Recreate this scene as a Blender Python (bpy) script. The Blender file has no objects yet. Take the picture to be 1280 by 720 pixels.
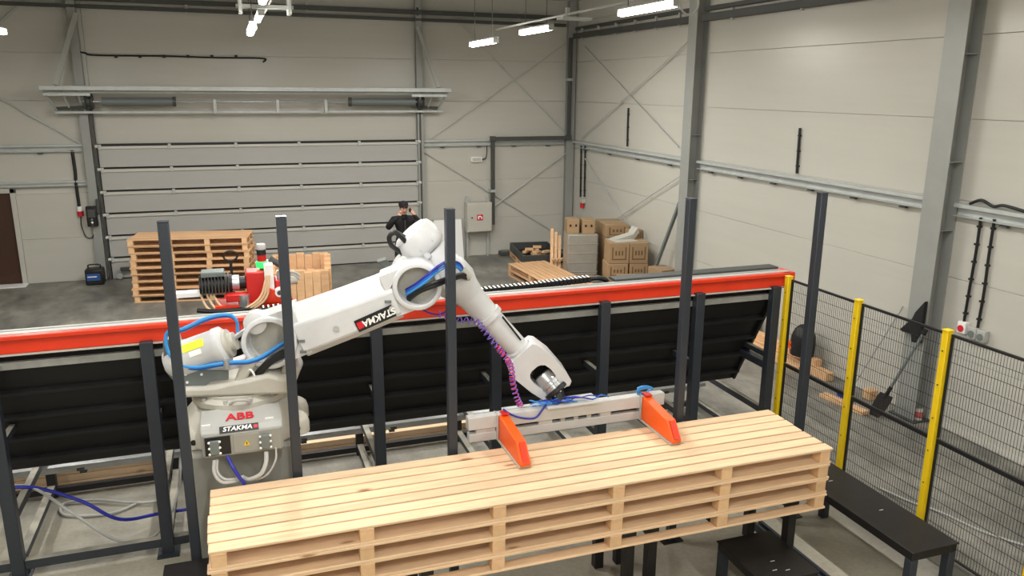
import bpy, bmesh, math, random
from mathutils import Vector, Matrix
random.seed(7)
R = math.radians
SC = bpy.context.scene
COL = SC.collection

# ------------------------------------------------------------------ camera
F_PX, YAW, PITCH, ROLL, CAM_Z = 996.0, R(19.27), R(14.1), R(0.40), 4.0
_f = Vector((math.sin(YAW)*math.cos(PITCH), math.cos(YAW)*math.cos(PITCH), -math.sin(PITCH)))
_r0 = Vector((math.cos(YAW), -math.sin(YAW), 0)); _u0 = _r0.cross(_f)
_r = _r0*math.cos(ROLL) + _u0*math.sin(ROLL); _u = -_r0*math.sin(ROLL) + _u0*math.cos(ROLL)
cam = bpy.data.cameras.new('camera'); cam.sensor_width = 36.0; cam.lens = F_PX/1280*36.0
cam.clip_start = 0.05; cam.clip_end = 100
co = bpy.data.objects.new('camera', cam); COL.objects.link(co)
co.matrix_world = Matrix(((_r.x, _u.x, -_f.x, 0), (_r.y, _u.y, -_f.y, 0), (_r.z, _u.z, -_f.z, CAM_Z), (0, 0, 0, 1)))
SC.camera = co
CAM = Vector((0, 0, CAM_Z))

# ------------------------------------------------------------------ world, exposure
w = bpy.data.worlds.new('world'); SC.world = w; w.use_nodes = True
w.node_tree.nodes['Background'].inputs[0].default_value = (0.75, 0.85, 1, 1)
w.node_tree.nodes['Background'].inputs[1].default_value = 0.3
SC.view_settings.view_transform = 'Standard'; SC.view_settings.look = 'None'
SC.view_settings.gamma = 1; SC.view_settings.use_curve_mapping = False
SC.view_settings.exposure = 0.38
LAMP_W = 52.0
LAMP_COL = (1.0, 0.98, 0.935)

# a survey helper: a sight line met with a plane of the hall
def at(x, y, X=None, Y=None, Z=None):
    d = _f + _r*((x-640)/F_PX) + _u*((360-y)/F_PX)
    t = (X/d.x) if X is not None else (Y/d.y) if Y is not None else ((Z-CAM_Z)/d.z)
    return CAM + d*t

# ------------------------------------------------------------------ materials
def lin(c):
    return tuple(((v/255)/12.92 if v/255 <= .04045 else ((v/255+.055)/1.055)**2.4) for v in c)
MATS = {}
def mat(name, rgb, rough=.5, metal=0., var=.0, scale=6., bump=0., bscale=40., rand=0., spec=.5, emit=None, stretch=None, spots=0.):
    if name in MATS: return MATS[name]
    m = bpy.data.materials.new(name); m.use_nodes = True
    nt = m.node_tree; b = nt.nodes['Principled BSDF']; c = lin(rgb)
    b.inputs['Roughness'].default_value = rough; b.inputs['Metallic'].default_value = metal
    b.inputs['Specular IOR Level'].default_value = spec
    b.inputs['Base Color'].default_value = (*c, 1)
    if var or rand or spots:
        tc = nt.nodes.new('ShaderNodeTexCoord'); vec = tc.outputs['Object']
        oi = nt.nodes.new('ShaderNodeObjectInfo')
        mu = nt.nodes.new('ShaderNodeMath'); mu.operation = 'MULTIPLY'; mu.inputs[1].default_value = 37.
        nt.links.new(oi.outputs['Random'], mu.inputs[0])
        ad = nt.nodes.new('ShaderNodeVectorMath'); ad.operation = 'ADD'
        nt.links.new(vec, ad.inputs[0]); nt.links.new(mu.outputs[0], ad.inputs[1]); vec = ad.outputs[0]
        if stretch:
            mp = nt.nodes.new('ShaderNodeMapping'); mp.inputs['Scale'].default_value = stretch
            nt.links.new(vec, mp.inputs[0]); vec = mp.outputs[0]
        n = nt.nodes.new('ShaderNodeTexNoise'); n.inputs['Scale'].default_value = scale; n.inputs['Detail'].default_value = 6
        n.inputs['Roughness'].default_value = .65
        nt.links.new(vec, n.inputs['Vector'])
        mr = nt.nodes.new('ShaderNodeMapRange'); mr.inputs['From Min'].default_value = .25; mr.inputs['From Max'].default_value = .75
        mr.inputs['To Min'].default_value = 1-var; mr.inputs['To Max'].default_value = 1+var
        nt.links.new(n.outputs['Fac'], mr.inputs['Value']); val = mr.outputs[0]
        if rand:
            r2 = nt.nodes.new('ShaderNodeMapRange'); r2.inputs['To Min'].default_value = 1-rand; r2.inputs['To Max'].default_value = 1+rand
            nt.links.new(oi.outputs['Random'], r2.inputs['Value'])
            m2 = nt.nodes.new('ShaderNodeMath'); m2.operation = 'MULTIPLY'
            nt.links.new(val, m2.inputs[0]); nt.links.new(r2.outputs[0], m2.inputs[1]); val = m2.outputs[0]
        vm = nt.nodes.new('ShaderNodeVectorMath'); vm.operation = 'SCALE'; vm.inputs[0].default_value = c
        nt.links.new(val, vm.inputs['Scale'])
        colr = vm.outputs[0]
        if spots:
            v = nt.nodes.new('ShaderNodeTexVoronoi'); v.inputs['Scale'].default_value = 3.2
            mp2 = nt.nodes.new('ShaderNodeMapping'); mp2.inputs['Scale'].default_value = (.45, 1.5, 1.)
            nt.links.new(ad.outputs[0], mp2.inputs[0]); nt.links.new(mp2.outputs[0], v.inputs['Vector'])
            cr = nt.nodes.new('ShaderNodeMapRange'); cr.inputs['From Min'].default_value = .04; cr.inputs['From Max'].default_value = .10
            cr.inputs['To Min'].default_value = spots; cr.inputs['To Max'].default_value = 0
            nt.links.new(v.outputs['Distance'], cr.inputs['Value'])
            mx = nt.nodes.new('ShaderNodeMix'); mx.data_type = 'RGBA'
            nt.links.new(cr.outputs[0], mx.inputs['Factor']); nt.links.new(colr, mx.inputs['A'])
            mx.inputs['B'].default_value = (*lin((150, 96, 52)), 1); colr = mx.outputs['Result']
        nt.links.new(colr, b.inputs['Base Color'])
    if bump:
        tc = nt.nodes.new('ShaderNodeTexCoord')
        n = nt.nodes.new('ShaderNodeTexNoise'); n.inputs['Scale'].default_value = bscale; n.inputs['Detail'].default_value = 4
        nt.links.new(tc.outputs['Object'], n.inputs['Vector'])
        bp = nt.nodes.new('ShaderNodeBump'); bp.inputs['Strength'].default_value = bump; bp.inputs['Distance'].default_value = .01
        nt.links.new(n.outputs['Fac'], bp.inputs['Height']); nt.links.new(bp.outputs[0], b.inputs['Normal'])
    if emit:
        b.inputs['Emission Color'].default_value = (*lin(rgb), 1); b.inputs['Emission Strength'].default_value = emit
    MATS[name] = m
    return m

def floor_mat():
    m = bpy.data.materials.new('concrete_floor'); m.use_nodes = True
    nt = m.node_tree; b = nt.nodes['Principled BSDF']
    tc = nt.nodes.new('ShaderNodeTexCoord')
    def noise(s, d=8, r=.62, st=None):
        n = nt.nodes.new('ShaderNodeTexNoise'); n.inputs['Scale'].default_value = s; n.inputs['Detail'].default_value = d
        n.inputs['Roughness'].default_value = r
        if st:
            mp = nt.nodes.new('ShaderNodeMapping'); mp.inputs['Scale'].default_value = st
            nt.links.new(tc.outputs['Object'], mp.inputs[0]); nt.links.new(mp.outputs[0], n.inputs['Vector'])
        else: nt.links.new(tc.outputs['Object'], n.inputs['Vector'])
        return n
    n1 = noise(.55); n2 = noise(3.4, st=(1., .45, 1)); n3 = noise(26)
    r1 = nt.nodes.new('ShaderNodeValToRGB'); r1.color_ramp.elements[0].position = .32; r1.color_ramp.elements[1].position = .72
    r1.color_ramp.elements[0].color = (*lin((112, 111, 106)), 1); r1.color_ramp.elements[1].color = (*lin((160, 157, 147)), 1)
    nt.links.new(n1.outputs['Fac'], r1.inputs[0])
    r2 = nt.nodes.new('ShaderNodeValToRGB'); r2.color_ramp.elements[0].position = .34; r2.color_ramp.elements[1].position = .60
    r2.color_ramp.elements[0].color = (.45, .45, .45, 1); r2.color_ramp.elements[1].color = (1, 1, 1, 1)
    nt.links.new(n2.outputs['Fac'], r2.inputs[0])
    mx = nt.nodes.new('ShaderNodeMix'); mx.data_type = 'RGBA'; mx.blend_type = 'MULTIPLY'; mx.inputs['Factor'].default_value = .9
    nt.links.new(r1.outputs[0], mx.inputs['A']); nt.links.new(r2.outputs[0], mx.inputs['B'])
    r3 = nt.nodes.new('ShaderNodeMapRange'); r3.inputs['To Min'].default_value = .72; r3.inputs['To Max'].default_value = 1.25
    nt.links.new(n3.outputs['Fac'], r3.inputs['Value'])
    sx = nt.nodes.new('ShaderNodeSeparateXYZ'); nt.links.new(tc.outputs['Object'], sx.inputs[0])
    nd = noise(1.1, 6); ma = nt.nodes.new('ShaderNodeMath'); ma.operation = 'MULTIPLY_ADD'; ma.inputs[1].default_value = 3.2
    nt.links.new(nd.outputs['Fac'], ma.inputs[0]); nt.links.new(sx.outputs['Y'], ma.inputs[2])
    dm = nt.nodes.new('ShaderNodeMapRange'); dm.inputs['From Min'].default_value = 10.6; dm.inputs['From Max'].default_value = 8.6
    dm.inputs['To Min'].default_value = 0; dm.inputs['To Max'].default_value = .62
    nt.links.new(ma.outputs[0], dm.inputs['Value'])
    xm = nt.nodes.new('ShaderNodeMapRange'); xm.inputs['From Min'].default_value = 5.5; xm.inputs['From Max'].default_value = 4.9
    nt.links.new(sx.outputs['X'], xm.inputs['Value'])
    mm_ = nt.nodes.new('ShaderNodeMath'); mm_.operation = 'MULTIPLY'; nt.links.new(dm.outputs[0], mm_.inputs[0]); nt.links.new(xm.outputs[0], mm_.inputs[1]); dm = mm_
    md = nt.nodes.new('ShaderNodeMix'); md.data_type = 'RGBA'; md.inputs['B'].default_value = (*lin((190, 183, 163)), 1)   # paler, warmer floor tone over the robot cell
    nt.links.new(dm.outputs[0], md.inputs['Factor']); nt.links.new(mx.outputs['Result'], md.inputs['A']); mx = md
    vm = nt.nodes.new('ShaderNodeVectorMath'); vm.operation = 'SCALE'
    nt.links.new(mx.outputs['Result'], vm.inputs[0]); nt.links.new(r3.outputs[0], vm.inputs['Scale'])
    nt.links.new(vm.outputs[0], b.inputs['Base Color'])
    rr = nt.nodes.new('ShaderNodeMapRange'); rr.inputs['To Min'].default_value = .32; rr.inputs['To Max'].default_value = .62
    nt.links.new(n2.outputs['Fac'], rr.inputs['Value']); nt.links.new(rr.outputs[0], b.inputs['Roughness'])
    bp = nt.nodes.new('ShaderNodeBump'); bp.inputs['Strength'].default_value = .12; bp.inputs['Distance'].default_value = .01
    nt.links.new(n3.outputs['Fac'], bp.inputs['Height']); nt.links.new(bp.outputs[0], b.inputs['Normal'])
    return m

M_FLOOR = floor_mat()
M_PANEL = mat('wall_panel_paint', (191, 189, 180), .34, var=.035, scale=1.2, stretch=(.25, .25, 5.))
M_PANELR = mat('wall_panel_paint_right', (191, 189, 180), .30, var=.035, scale=1.2, stretch=(.25, .25, 5.))
M_WALLB = mat('wall_core', (196, 194, 186), .7)
M_CEIL = mat('roof_sheet', (190, 190, 185), .6, var=.04)
M_GALV = mat('galvanised_steel', (186, 190, 188), .42, .2, var=.12, scale=5.)
M_COLM = mat('steel_paint_grey', (154, 156, 152), .45, .15, var=.06, scale=3.)
M_DKST = mat('dark_grey_steel', (74, 76, 74), .5, .2, var=.1)
M_ANTH = mat('anthracite_paint', (49, 54, 62), .42, .1, var=.12, scale=4.)
def dusty(name, rgb, dust):
    m = mat(name, rgb, .5, .1); nt = m.node_tree; b = nt.nodes['Principled BSDF']
    tc = nt.nodes.new('ShaderNodeTexCoord'); sx = nt.nodes.new('ShaderNodeSeparateXYZ'); nt.links.new(tc.outputs['Normal'], sx.inputs[0])
    n = nt.nodes.new('ShaderNodeTexNoise'); n.inputs['Scale'].default_value = 5.; n.inputs['Detail'].default_value = 5; nt.links.new(tc.outputs['Object'], n.inputs['Vector'])
    mr = nt.nodes.new('ShaderNodeMapRange'); mr.inputs['From Min'].default_value = .6; mr.inputs['From Max'].default_value = .95; nt.links.new(sx.outputs['Z'], mr.inputs['Value'])
    m3 = nt.nodes.new('ShaderNodeMapRange'); m3.inputs['From Min'].default_value = .3; m3.inputs['From Max'].default_value = .6; m3.inputs['To Min'].default_value = .45; nt.links.new(n.outputs['Fac'], m3.inputs['Value'])
    mm = nt.nodes.new('ShaderNodeMath'); mm.operation = 'MULTIPLY'; nt.links.new(mr.outputs[0], mm.inputs[0]); nt.links.new(m3.outputs[0], mm.inputs[1])
    mx = nt.nodes.new('ShaderNodeMix'); mx.data_type = 'RGBA'; mx.inputs['A'].default_value = (*lin(rgb), 1); mx.inputs['B'].default_value = (*lin(dust), 1)
    nt.links.new(mm.outputs[0], mx.inputs['Factor']); nt.links.new(mx.outputs['Result'], b.inputs['Base Color']); return m
M_DUSTY = dusty('sawdust_covered_steel', (50, 55, 62), (168, 163, 148))
M_ANTHD = mat('anthracite_sheet', (28, 29, 31), .55, .1, var=.15, scale=2.5)
M_BLACK = mat('black_rubber', (16, 16, 17), .5)
M_BLKSTEEL = mat('black_steel', (34, 32, 32), .42, .2, var=.25, scale=7.)
M_GATE = mat('gate_panel_paint', (176, 175, 171), .4, var=.02, scale=2., stretch=(.3, .3, 4))
M_GATEL = mat('gate_rail_light', (200, 198, 190), .4)
M_RED = mat('red_paint', (222, 56, 24), .36, var=.05, scale=5.)
M_REDD = mat('red_machine_paint', (200, 34, 30), .4)
M_ORANGE = mat('orange_paint', (240, 92, 14), .4, var=.06)
M_WHITE = mat('white_robot_paint', (206, 207, 208), .34, var=.05, scale=7.)
M_WHITED = mat('white_robot_dusty', (186, 183, 172), .5, var=.1, scale=5.)
M_PED = mat('pedestal_paint', (150, 150, 142), .5, var=.06)
M_GRIP = mat('gripper_paint', (196, 197, 194), .42, var=.05)
M_GREYP = mat('grey_bracket_paint', (108, 116, 114), .45)
M_SILVER = mat('silver_metal', (190, 192, 194), .3, .8)
M_STEEL = mat('bare_steel', (176, 178, 180), .32, .75, var=.15, scale=9.)
M_WOOD = mat('pine_fresh', (226, 194, 157), .6, var=.17, scale=3.2, rand=.14, stretch=(.7, 9., 9.), spots=.8)
M_WOODE = mat('pine_block', (222, 182, 138), .65, var=.14, scale=9., rand=.10)
M_WOOD2 = mat('pine_old', (214, 172, 130), .65, var=.14, scale=4., rand=.09, stretch=(1, 5, 5))
M_CARD = mat('cardboard', (164, 136, 102), .75, var=.08, scale=5., rand=.08)
M_CARDD = mat('cardboard_print', (112, 84, 54), .8)
M_YELLOW = mat('yellow_paint', (232, 196, 20), .4, var=.06)
M_WIRE = mat('black_wire', (28, 29, 31), .5, .2)
M_BLUE = mat('blue_hose', (62, 152, 224), .3)
M_DBLUE = mat('dark_blue_cable', (36, 44, 150), .4)
M_PURPLE = mat('purple_spiral_hose', (120, 90, 190), .35)
M_PINK = mat('pink_spiral_hose', (222, 70, 110), .35)
M_GREYC = mat('grey_cable', (176, 176, 172), .5)
M_CREAMC = mat('cream_hose', (222, 188, 150), .4)
M_BROWN = mat('brown_door', (66, 40, 26), .55, var=.1)
M_TUBE = mat('lamp_diffuser', (255, 250, 240), .4, emit=26.0)
M_SIGNW = mat('white_print', (240, 240, 238), .5)
M_SIGNR = mat('red_print', (206, 26, 40), .5)
M_YLAB = mat('yellow_label', (232, 232, 30), .5)
M_CLOTH = mat('black_cloth', (20, 20, 22), .85, var=.2, scale=20)
M_SKIN = mat('skin', (206, 158, 134), .55)
M_FOIL = mat('wrap_film', (150, 146, 136), .35, var=.1, scale=7)
M_BLUEL = mat('blue_label', (40, 84, 150), .5)
M_GREENL = mat('green_lamp', (40, 220, 90), .3, emit=1.2)
M_REDL = mat('red_lamp', (190, 24, 20), .25)

# ------------------------------------------------------------------ mesh builder
class MB:
    def __init__(s): s.v = []; s.f = []
    def add(s, vs, fs):
        o = len(s.v); s.v += [Vector(p) for p in vs]; s.f += [tuple(i+o for i in f) for f in fs]; return s
    def box(s, x0, x1, y0, y1, z0, z1):
        return s.add([(x0,y0,z0),(x1,y0,z0),(x1,y1,z0),(x0,y1,z0),(x0,y0,z1),(x1,y0,z1),(x1,y1,z1),(x0,y1,z1)],
                     [(0,3,2,1),(4,5,6,7),(0,1,5,4),(1,2,6,5),(2,3,7,6),(3,0,4,7)])
    def bar(s, p, q, w_, h_, up=(0,0,1)):
        p, q = Vector(p), Vector(q); d = (q-p).normalized(); up = Vector(up)
        if abs(d.dot(up)) > .99: up = Vector((0,1,0))
        a = d.cross(up).normalized()*(w_/2); b = a.cross(d).normalized()*(h_/2)
        vs = [c+x for c in (p, q) for x in (-a-b, a-b, a+b, -a+b)]
        return s.add(vs, [(0,1,2,3),(7,6,5,4),(0,4,5,1),(1,5,6,2),(2,6,7,3),(3,7,4,0)])
    def lathe(s, o, d, prof, n=24, cap0=True, cap1=True):
        o, d = Vector(o), Vector(d).normalized()
        a = d.cross(Vector((0,0,1)) if abs(d.z) < .9 else Vector((1,0,0))).normalized(); b = d.cross(a)
        vs = []; fs = []
        for r_, h in prof:
            for k in range(n):
                t = 2*math.pi*k/n; vs.append(o+d*h+(a*math.cos(t)+b*math.sin(t))*r_)
        for i in range(len(prof)-1):
            for k in range(n):
                j = (k+1) % n; fs.append((i*n+k, i*n+j, (i+1)*n+j, (i+1)*n+k))
        if cap0: fs.append(tuple(range(n-1, -1, -1)))
        if cap1: fs.append(tuple(range((len(prof)-1)*n, len(prof)*n)))
        return s.add(vs, fs)
    def cyl(s, p, q, r, n=16, r2=None):
        p, q = Vector(p), Vector(q); return s.lathe(p, q-p, [(r, 0), (r if r2 is None else r2, (q-p).length)], n)
    def tube(s, pts, r, n=8):
        pts = [Vector(p) for p in pts]; N = len(pts); vs = []; fs = []; a = None
        for i, p in enumerate(pts):
            d = (pts[min(i+1, N-1)]-pts[max(i-1, 0)]).normalized()
            if a is None: a = d.cross(Vector((0,0,1)) if abs(d.z) < .9 else Vector((1,0,0))).normalized()
            a = (a-d*a.dot(d)).normalized(); b = d.cross(a)
            for k in range(n):
                t = 2*math.pi*k/n; vs.append(p+(a*math.cos(t)+b*math.sin(t))*r)
        for i in range(N-1):
            for k in range(n):
                j = (k+1) % n; fs.append((i*n+k, i*n+j, (i+1)*n+j, (i+1)*n+k))
        fs.append(tuple(range(n-1, -1, -1))); fs.append(tuple(range((N-1)*n, N*n)))
        return s.add(vs, fs)
    def prism(s, poly, fn, t0, t1):
        n = len(poly); vs = [fn(p[0], p[1], t0) for p in poly]+[fn(p[0], p[1], t1) for p in poly]
        fs = [tuple(range(n-1, -1, -1)), tuple(range(n, 2*n))]+[(k, (k+1) % n, n+(k+1) % n, n+k) for k in range(n)]
        return s.add(vs, fs)
    def ringprism(s, outer, inner, fn, t0, t1):
        n = len(outer); vs = [fn(p[0], p[1], t) for t in (t0, t1) for L in (outer, inner) for p in L]; fs = []
        for k in range(n):
            j = (k+1) % n
            fs += [(k, n+k, n+j, j), (2*n+k, 2*n+j, 3*n+j, 3*n+k), (k, j, 2*n+j, 2*n+k), (n+k, 3*n+k, 3*n+j, n+j)]
        return s.add(vs, fs)
    def sphere(s, c, r, n=14, sc=(1,1,1)):
        c = Vector(c); vs = []; fs = []; m = n//2
        for i in range(m+1):
            p = math.pi*i/m
            for k in range(n):
                t = 2*math.pi*k/n
                vs.append(c+Vector((math.sin(p)*math.cos(t)*r*sc[0], math.sin(p)*math.sin(t)*r*sc[1], math.cos(p)*r*sc[2])))
        for i in range(m):
            for k in range(n):
                j = (k+1) % n; fs.append((i*n+k, (i+1)*n+k, (i+1)*n+j, i*n+j))
        return s.add(vs, fs)
    def mesh(s, name, m, off=Vector((0,0,0)), smooth=True):
        me = bpy.data.meshes.new(name); me.from_pydata([tuple(p-off) for p in s.v], [], s.f)
        bm = bmesh.new(); bm.from_mesh(me); bmesh.ops.remove_doubles(bm, verts=bm.verts, dist=1e-6)
        bmesh.ops.recalc_face_normals(bm, faces=bm.faces); bm.to_mesh(me); bm.free()
        me.materials.append(m)
        if smooth: me.shade_smooth(); me.set_sharp_from_angle(angle=R(35))
        return me
    def build(s, name, m, parent=None, bev=0., label=None, kind=None, smooth=True):
        off = rootloc(parent) if parent else Vector((0,0,0))
        o = bpy.data.objects.new(name, s.mesh(name, m, off, smooth)); COL.objects.link(o)
        if parent: o.parent = parent
        if bev:
            b = o.modifiers.new('bevel', 'BEVEL'); b.width = bev; b.segments = 2; b.limit_method = 'ANGLE'
        if label: o['label'] = label
        if kind: o['kind'] = kind
        return o
def rootloc(o):
    v = Vector((0,0,0))
    while o: v += o.location; o = o.parent
    return v
def tag(o, label, cat, group=None):
    o['label'] = label; o['category'] = cat
    if group: o['group'] = group
    return o
def thing(name, label, cat, loc=(0,0,0), group=None):
    o = bpy.data.objects.new(name, None); COL.objects.link(o); o.location = loc; o.empty_display_size = .1
    return tag(o, label, cat, group)
def structure(o): o['kind'] = 'structure'; return o
def struct_empty(name, loc=(0,0,0)):
    o = bpy.data.objects.new(name, None); COL.objects.link(o); o.location = loc; o.empty_display_size = .1
    return structure(o)
def place(mesh, name, loc, parent, rz=0., mod=None):      # a copy sharing mesh data, loc relative to the parent
    o = bpy.data.objects.new(name, mesh); COL.objects.link(o); o.parent = parent; o.location = loc; o.rotation_euler = (0,0,rz)
    return o
def copy_tree(o, parent=None):
    c = o.copy(); COL.objects.link(c); c.parent = parent
    for ch in list(o.children): copy_tree(ch, c)
    return c
def spline(pts, n=8):
    pts = [Vector(p) for p in pts]; P = [pts[0]*2-pts[1]]+pts+[pts[-1]*2-pts[-2]]; out = []
    for i in range(1, len(P)-2):
        p0, p1, p2, p3 = P[i-1:i+3]
        for k in range(n):
            t = k/n; out.append(.5*((2*p1)+(p2-p0)*t+(2*p0-5*p1+4*p2-p3)*t*t+(3*p1-p0-3*p2+p3)*t**3))
    out.append(pts[-1]); return out
def text(name, body, m, size, origin, xdir, ydir, parent, ext=.001, shear=0., bold=.0, sx=1.):
    cu = bpy.data.curves.new(name, 'FONT'); cu.body = body; cu.size = size; cu.extrude = ext; cu.align_x = 'CENTER'; cu.align_y = 'CENTER'
    cu.shear = shear; cu.offset = bold
    t = bpy.data.objects.new(name, cu); COL.objects.link(t)
    dg = bpy.context.evaluated_depsgraph_get(); me = bpy.data.meshes.new_from_object(t.evaluated_get(dg))
    bpy.data.objects.remove(t); me.materials.clear(); me.materials.append(m)
    x = Vector(xdir).normalized(); z = x.cross(Vector(ydir)).normalized(); y = z.cross(x)
    off = rootloc(parent)
    for v in me.vertices: v.co = Vector(origin)-off + x*v.co.x*sx + y*v.co.y + z*v.co.z
    o = bpy.data.objects.new(name, me); COL.objects.link(o); o.parent = parent
    return o

# ------------------------------------------------------------------ the hall
XL, XR, YF, YB, ZC = -9.0, 8.0, -6.0, 18.40, 6.0
PH = .9225
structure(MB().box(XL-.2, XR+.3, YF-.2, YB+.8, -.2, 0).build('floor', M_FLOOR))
structure(MB().box(XL-.2, XR+.3, YF-.2, YB+.3, ZC, ZC+.15).build('ceiling', M_CEIL))
structure(MB().box(XL-.2, XL, YF, YB+.2, 0, ZC).build('wall_left', M_PANEL))
structure(MB().box(XL, XR, YF-.2, YF, 0, ZC).build('wall_front', M_PANEL))
GX0, GX1, GZ = -2.60, 4.12, 2.82            # roll-up gate opening
DX0, DX1, DZ = -5.15, -4.17, 1.95           # side door opening
wb = MB()
wb.box(XL, DX0, YB+.06, YB+.2, 0, ZC).box(DX0, DX1, YB+.06, YB+.2, DZ, ZC).box(DX1, GX0, YB+.06, YB+.2, 0, ZC)
wb.box(GX0, GX1, YB+.06, YB+.2, GZ, ZC).box(GX1, XR, YB+.06, YB+.2, 0, ZC)
wall_back = structure(wb.build('wall_back', M_WALLB))
def panel(parent, x0, x1, y0, y1, z0, z1, m):
    MB().box(x0, x1, y0, y1, z0, z1).build('panel', m, parent, bev=.004)
for k in range(7):
    z0, z1 = k*PH+.0015, min((k+1)*PH-.0015, ZC)
    if z0 > ZC-.05: continue
    if z1 < DZ+.1:
        panel(wall_back, XL, DX0-.003, YB, YB+.07, z0, z1, M_PANEL); panel(wall_back, DX1+.003, GX0, YB, YB+.07, z0, z1, M_PANEL)
    else: panel(wall_back, XL, GX0, YB, YB+.07, max(z0, DZ+.02), z1, M_PANEL)
    panel(wall_back, GX1, XR, YB, YB+.07, z0, z1, M_PANEL)
    if z1 > GZ+.2: panel(wall_back, GX0+.004, GX1-.004, YB, YB+.07, max(z0, GZ), z1, M_PANEL)
COLY = [1.7, 7.2, 12.75]
wall_right = structure(MB().box(XR+.06, XR+.2, YF, YB+.2, 0, ZC).build('wall_right', M_WALLB))
ys = [YF]+COLY+[YB]
for k in range(7):
    for i in range(len(ys)-1):
        z0, z1 = k*PH+.0015, min((k+1)*PH-.0015, ZC)
        if z0 < ZC-.05: panel(wall_right, XR, XR+.07, ys[i]+.002, ys[i+1]-.002, z0, z1, M_PANELR)
structure(MB().box(XR-.012, XR, YF, YB, 0, .07).build('baseboard_right', M_WALLB))

# ------------------------------------------------------------------ steel columns, girts, beams
def column(label, x, y, dx, w_=.20, h_=.24, zt=ZC, m=M_COLM):
    # dx: (dirx, diry) unit vector from the wall into the hall
    t = thing('steel_column', label, 'column', (x, y, 0), 'steel hall columns')
    d = Vector((dx[0], dx[1], 0)); s_ = Vector((-d.y, d.x, 0)); p = Vector((x, y, 0))
    def slab(a0, a1, b0, b1, z0, z1, name, mm=m):
        vs = [p+d*a+s_*b+Vector((0,0,z)) for z in (z0, z1) for a, b in ((a0,b0),(a1,b0),(a1,b1),(a0,b1))]
        MB().add(vs, [(0,3,2,1),(4,5,6,7),(0,1,5,4),(1,2,6,5),(2,3,7,6),(3,0,4,7)]).build(name, mm, t)
    slab(.005, .02, -w_/2, w_/2, .02, zt-.002, 'flange'); slab(h_-.015, h_, -w_/2, w_/2, .02, zt-.002, 'flange')
    slab(.02, h_-.015, -.006, .006, .02, zt-.002, 'web'); slab(.0, h_+.05, -w_/2-.05, w_/2+.05, .001, .02, 'base_plate', M_DKST)
    for z in (2.4, 3.2, 4.4): slab(.02, h_-.015, -w_/2+.01, w_/2-.01, z, z+.01, 'stiffener')
    return t
column('grey steel column left of the roll-up gate', GX0-.15, YB, (0,-1), .16, .14)
column('grey steel column right of the roll-up gate', GX1+.02, YB, (0,-1), .14, .14)
column('grey steel column in the far corner of the hall', XR-.13, YB, (0,-1), .20, .14)
column('grey steel column on the right wall beside the leaning bar and cardboard boxes', XR, COLY[2], (-1,0), .28, .24)
column('thick grey steel column on the right wall behind the yellow fence', XR, COLY[1], (-1,0), .30, .24)
def girt(label, p, q, h_=.14, d_=.09, clips=4, side=(0,-1,0)):
    p, q = Vector(p), Vector(q); t = thing('wall_girt', label, 'girt', p, 'wall girts')
    sd = Vector(side); up = Vector((0,0,1))
    MB().bar(p+sd*.006, q+sd*.006, .01 if 0 else .012, h_, (0,0,1)).build('web', M_GALV, t)
    MB().bar(p+sd*(d_/2)+up*(h_/2), q+sd*(d_/2)+up*(h_/2), d_, .008).build('top_flange', M_GALV, t)
    MB().bar(p+sd*(d_/2)-up*(h_/2), q+sd*(d_/2)-up*(h_/2), d_, .008).build('bottom_flange', M_GALV, t)
    MB().bar(p+sd*d_+up*(h_/2-.02), q+sd*d_+up*(h_/2-.02), .006, .04).build('lip', M_GALV, t)
    for k in range(clips):
        c = p.lerp(q, (k+.5)/clips)+sd*(d_*.6)-up*(h_/2+.03); e = (q-p).normalized()*.05
        MB().bar(c-e, c+e, .05, .02).build('clip', M_DKST, t)
    return t
girt('grey girt on the back wall left of the roll-up gate', (XL, YB-.005, 2.76), (GX0-.25, YB-.005, 2.76))
girt('grey girt on the back wall between gate and corner', (GX1+.11, YB-.005, 2.74), (XR-.25, YB-.005, 2.74))
girt('grey girt on the right wall between corner and boxes column', (XR-.005, YB-.2, 2.68), (XR-.005, COLY[2]+.16, 2.68), side=(-1,0,0))
girt('long grey girt on the right wall above the yellow fence', (XR-.005, COLY[2]-.16, 2.68), (XR-.005, COLY[1]+.17, 2.68), side=(-1,0,0), clips=6)
girt('grey girt on the right wall at the right edge of the photo', (XR-.005, COLY[1]-.17, 2.66), (XR-.005, COLY[0]+.15, 2.66), side=(-1,0,0))
girt('grey channel above the brown side door', (XL, YB-.005, 2.05), (GX0-.25, YB-.005, 2.05), h_=.10, d_=.05, clips=0)
def beam(label, p, q, w_, h_, cat='beam', name='eaves_beam', m=M_DKST, brackets=0, dz=.1):
    t = thing(name, label, cat, p); p, q = Vector(p), Vector(q)
    MB().bar(p, q, w_, h_).build('tube', m, t, bev=.006)
    for k in range(brackets):
        c = p.lerp(q, (k+.5)/brackets)
        MB().bar(c-Vector((0,0,h_/2+.03)), c+Vector((0,0,dz)), .04, .05, (1,0,0)).build('bracket', M_GALV, t)
    return t
beam('upper dark steel tube high on the back wall', (XL, YB-.12, 5.66), (XR-.3, YB-.12, 5.60), .10, .09, brackets=7)
beam('lower dark steel tube high on the back wall', (XL, YB-.10, 5.52), (XR-.3, YB-.10, 5.44), .08, .07, brackets=7, dz=.05)
beam('lower dark steel beam high on the right wall', (XR-.15, YB-.3, 5.19), (XR-.15, COLY[2]+.16, 5.19), .1, .12, brackets=6, dz=.15)
beam('upper dark steel beam high on the right wall', (XR-.1, YB-.3, 5.36), (XR-.1, COLY[2]+.16, 5.36), .08, .07)
beam('lower dark steel beam on the right wall above the long girt', (XR-.15, COLY[2]-.2, 5.19), (XR-.15, COLY[1]+.2, 5.19), .1, .12, brackets=3)
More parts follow.
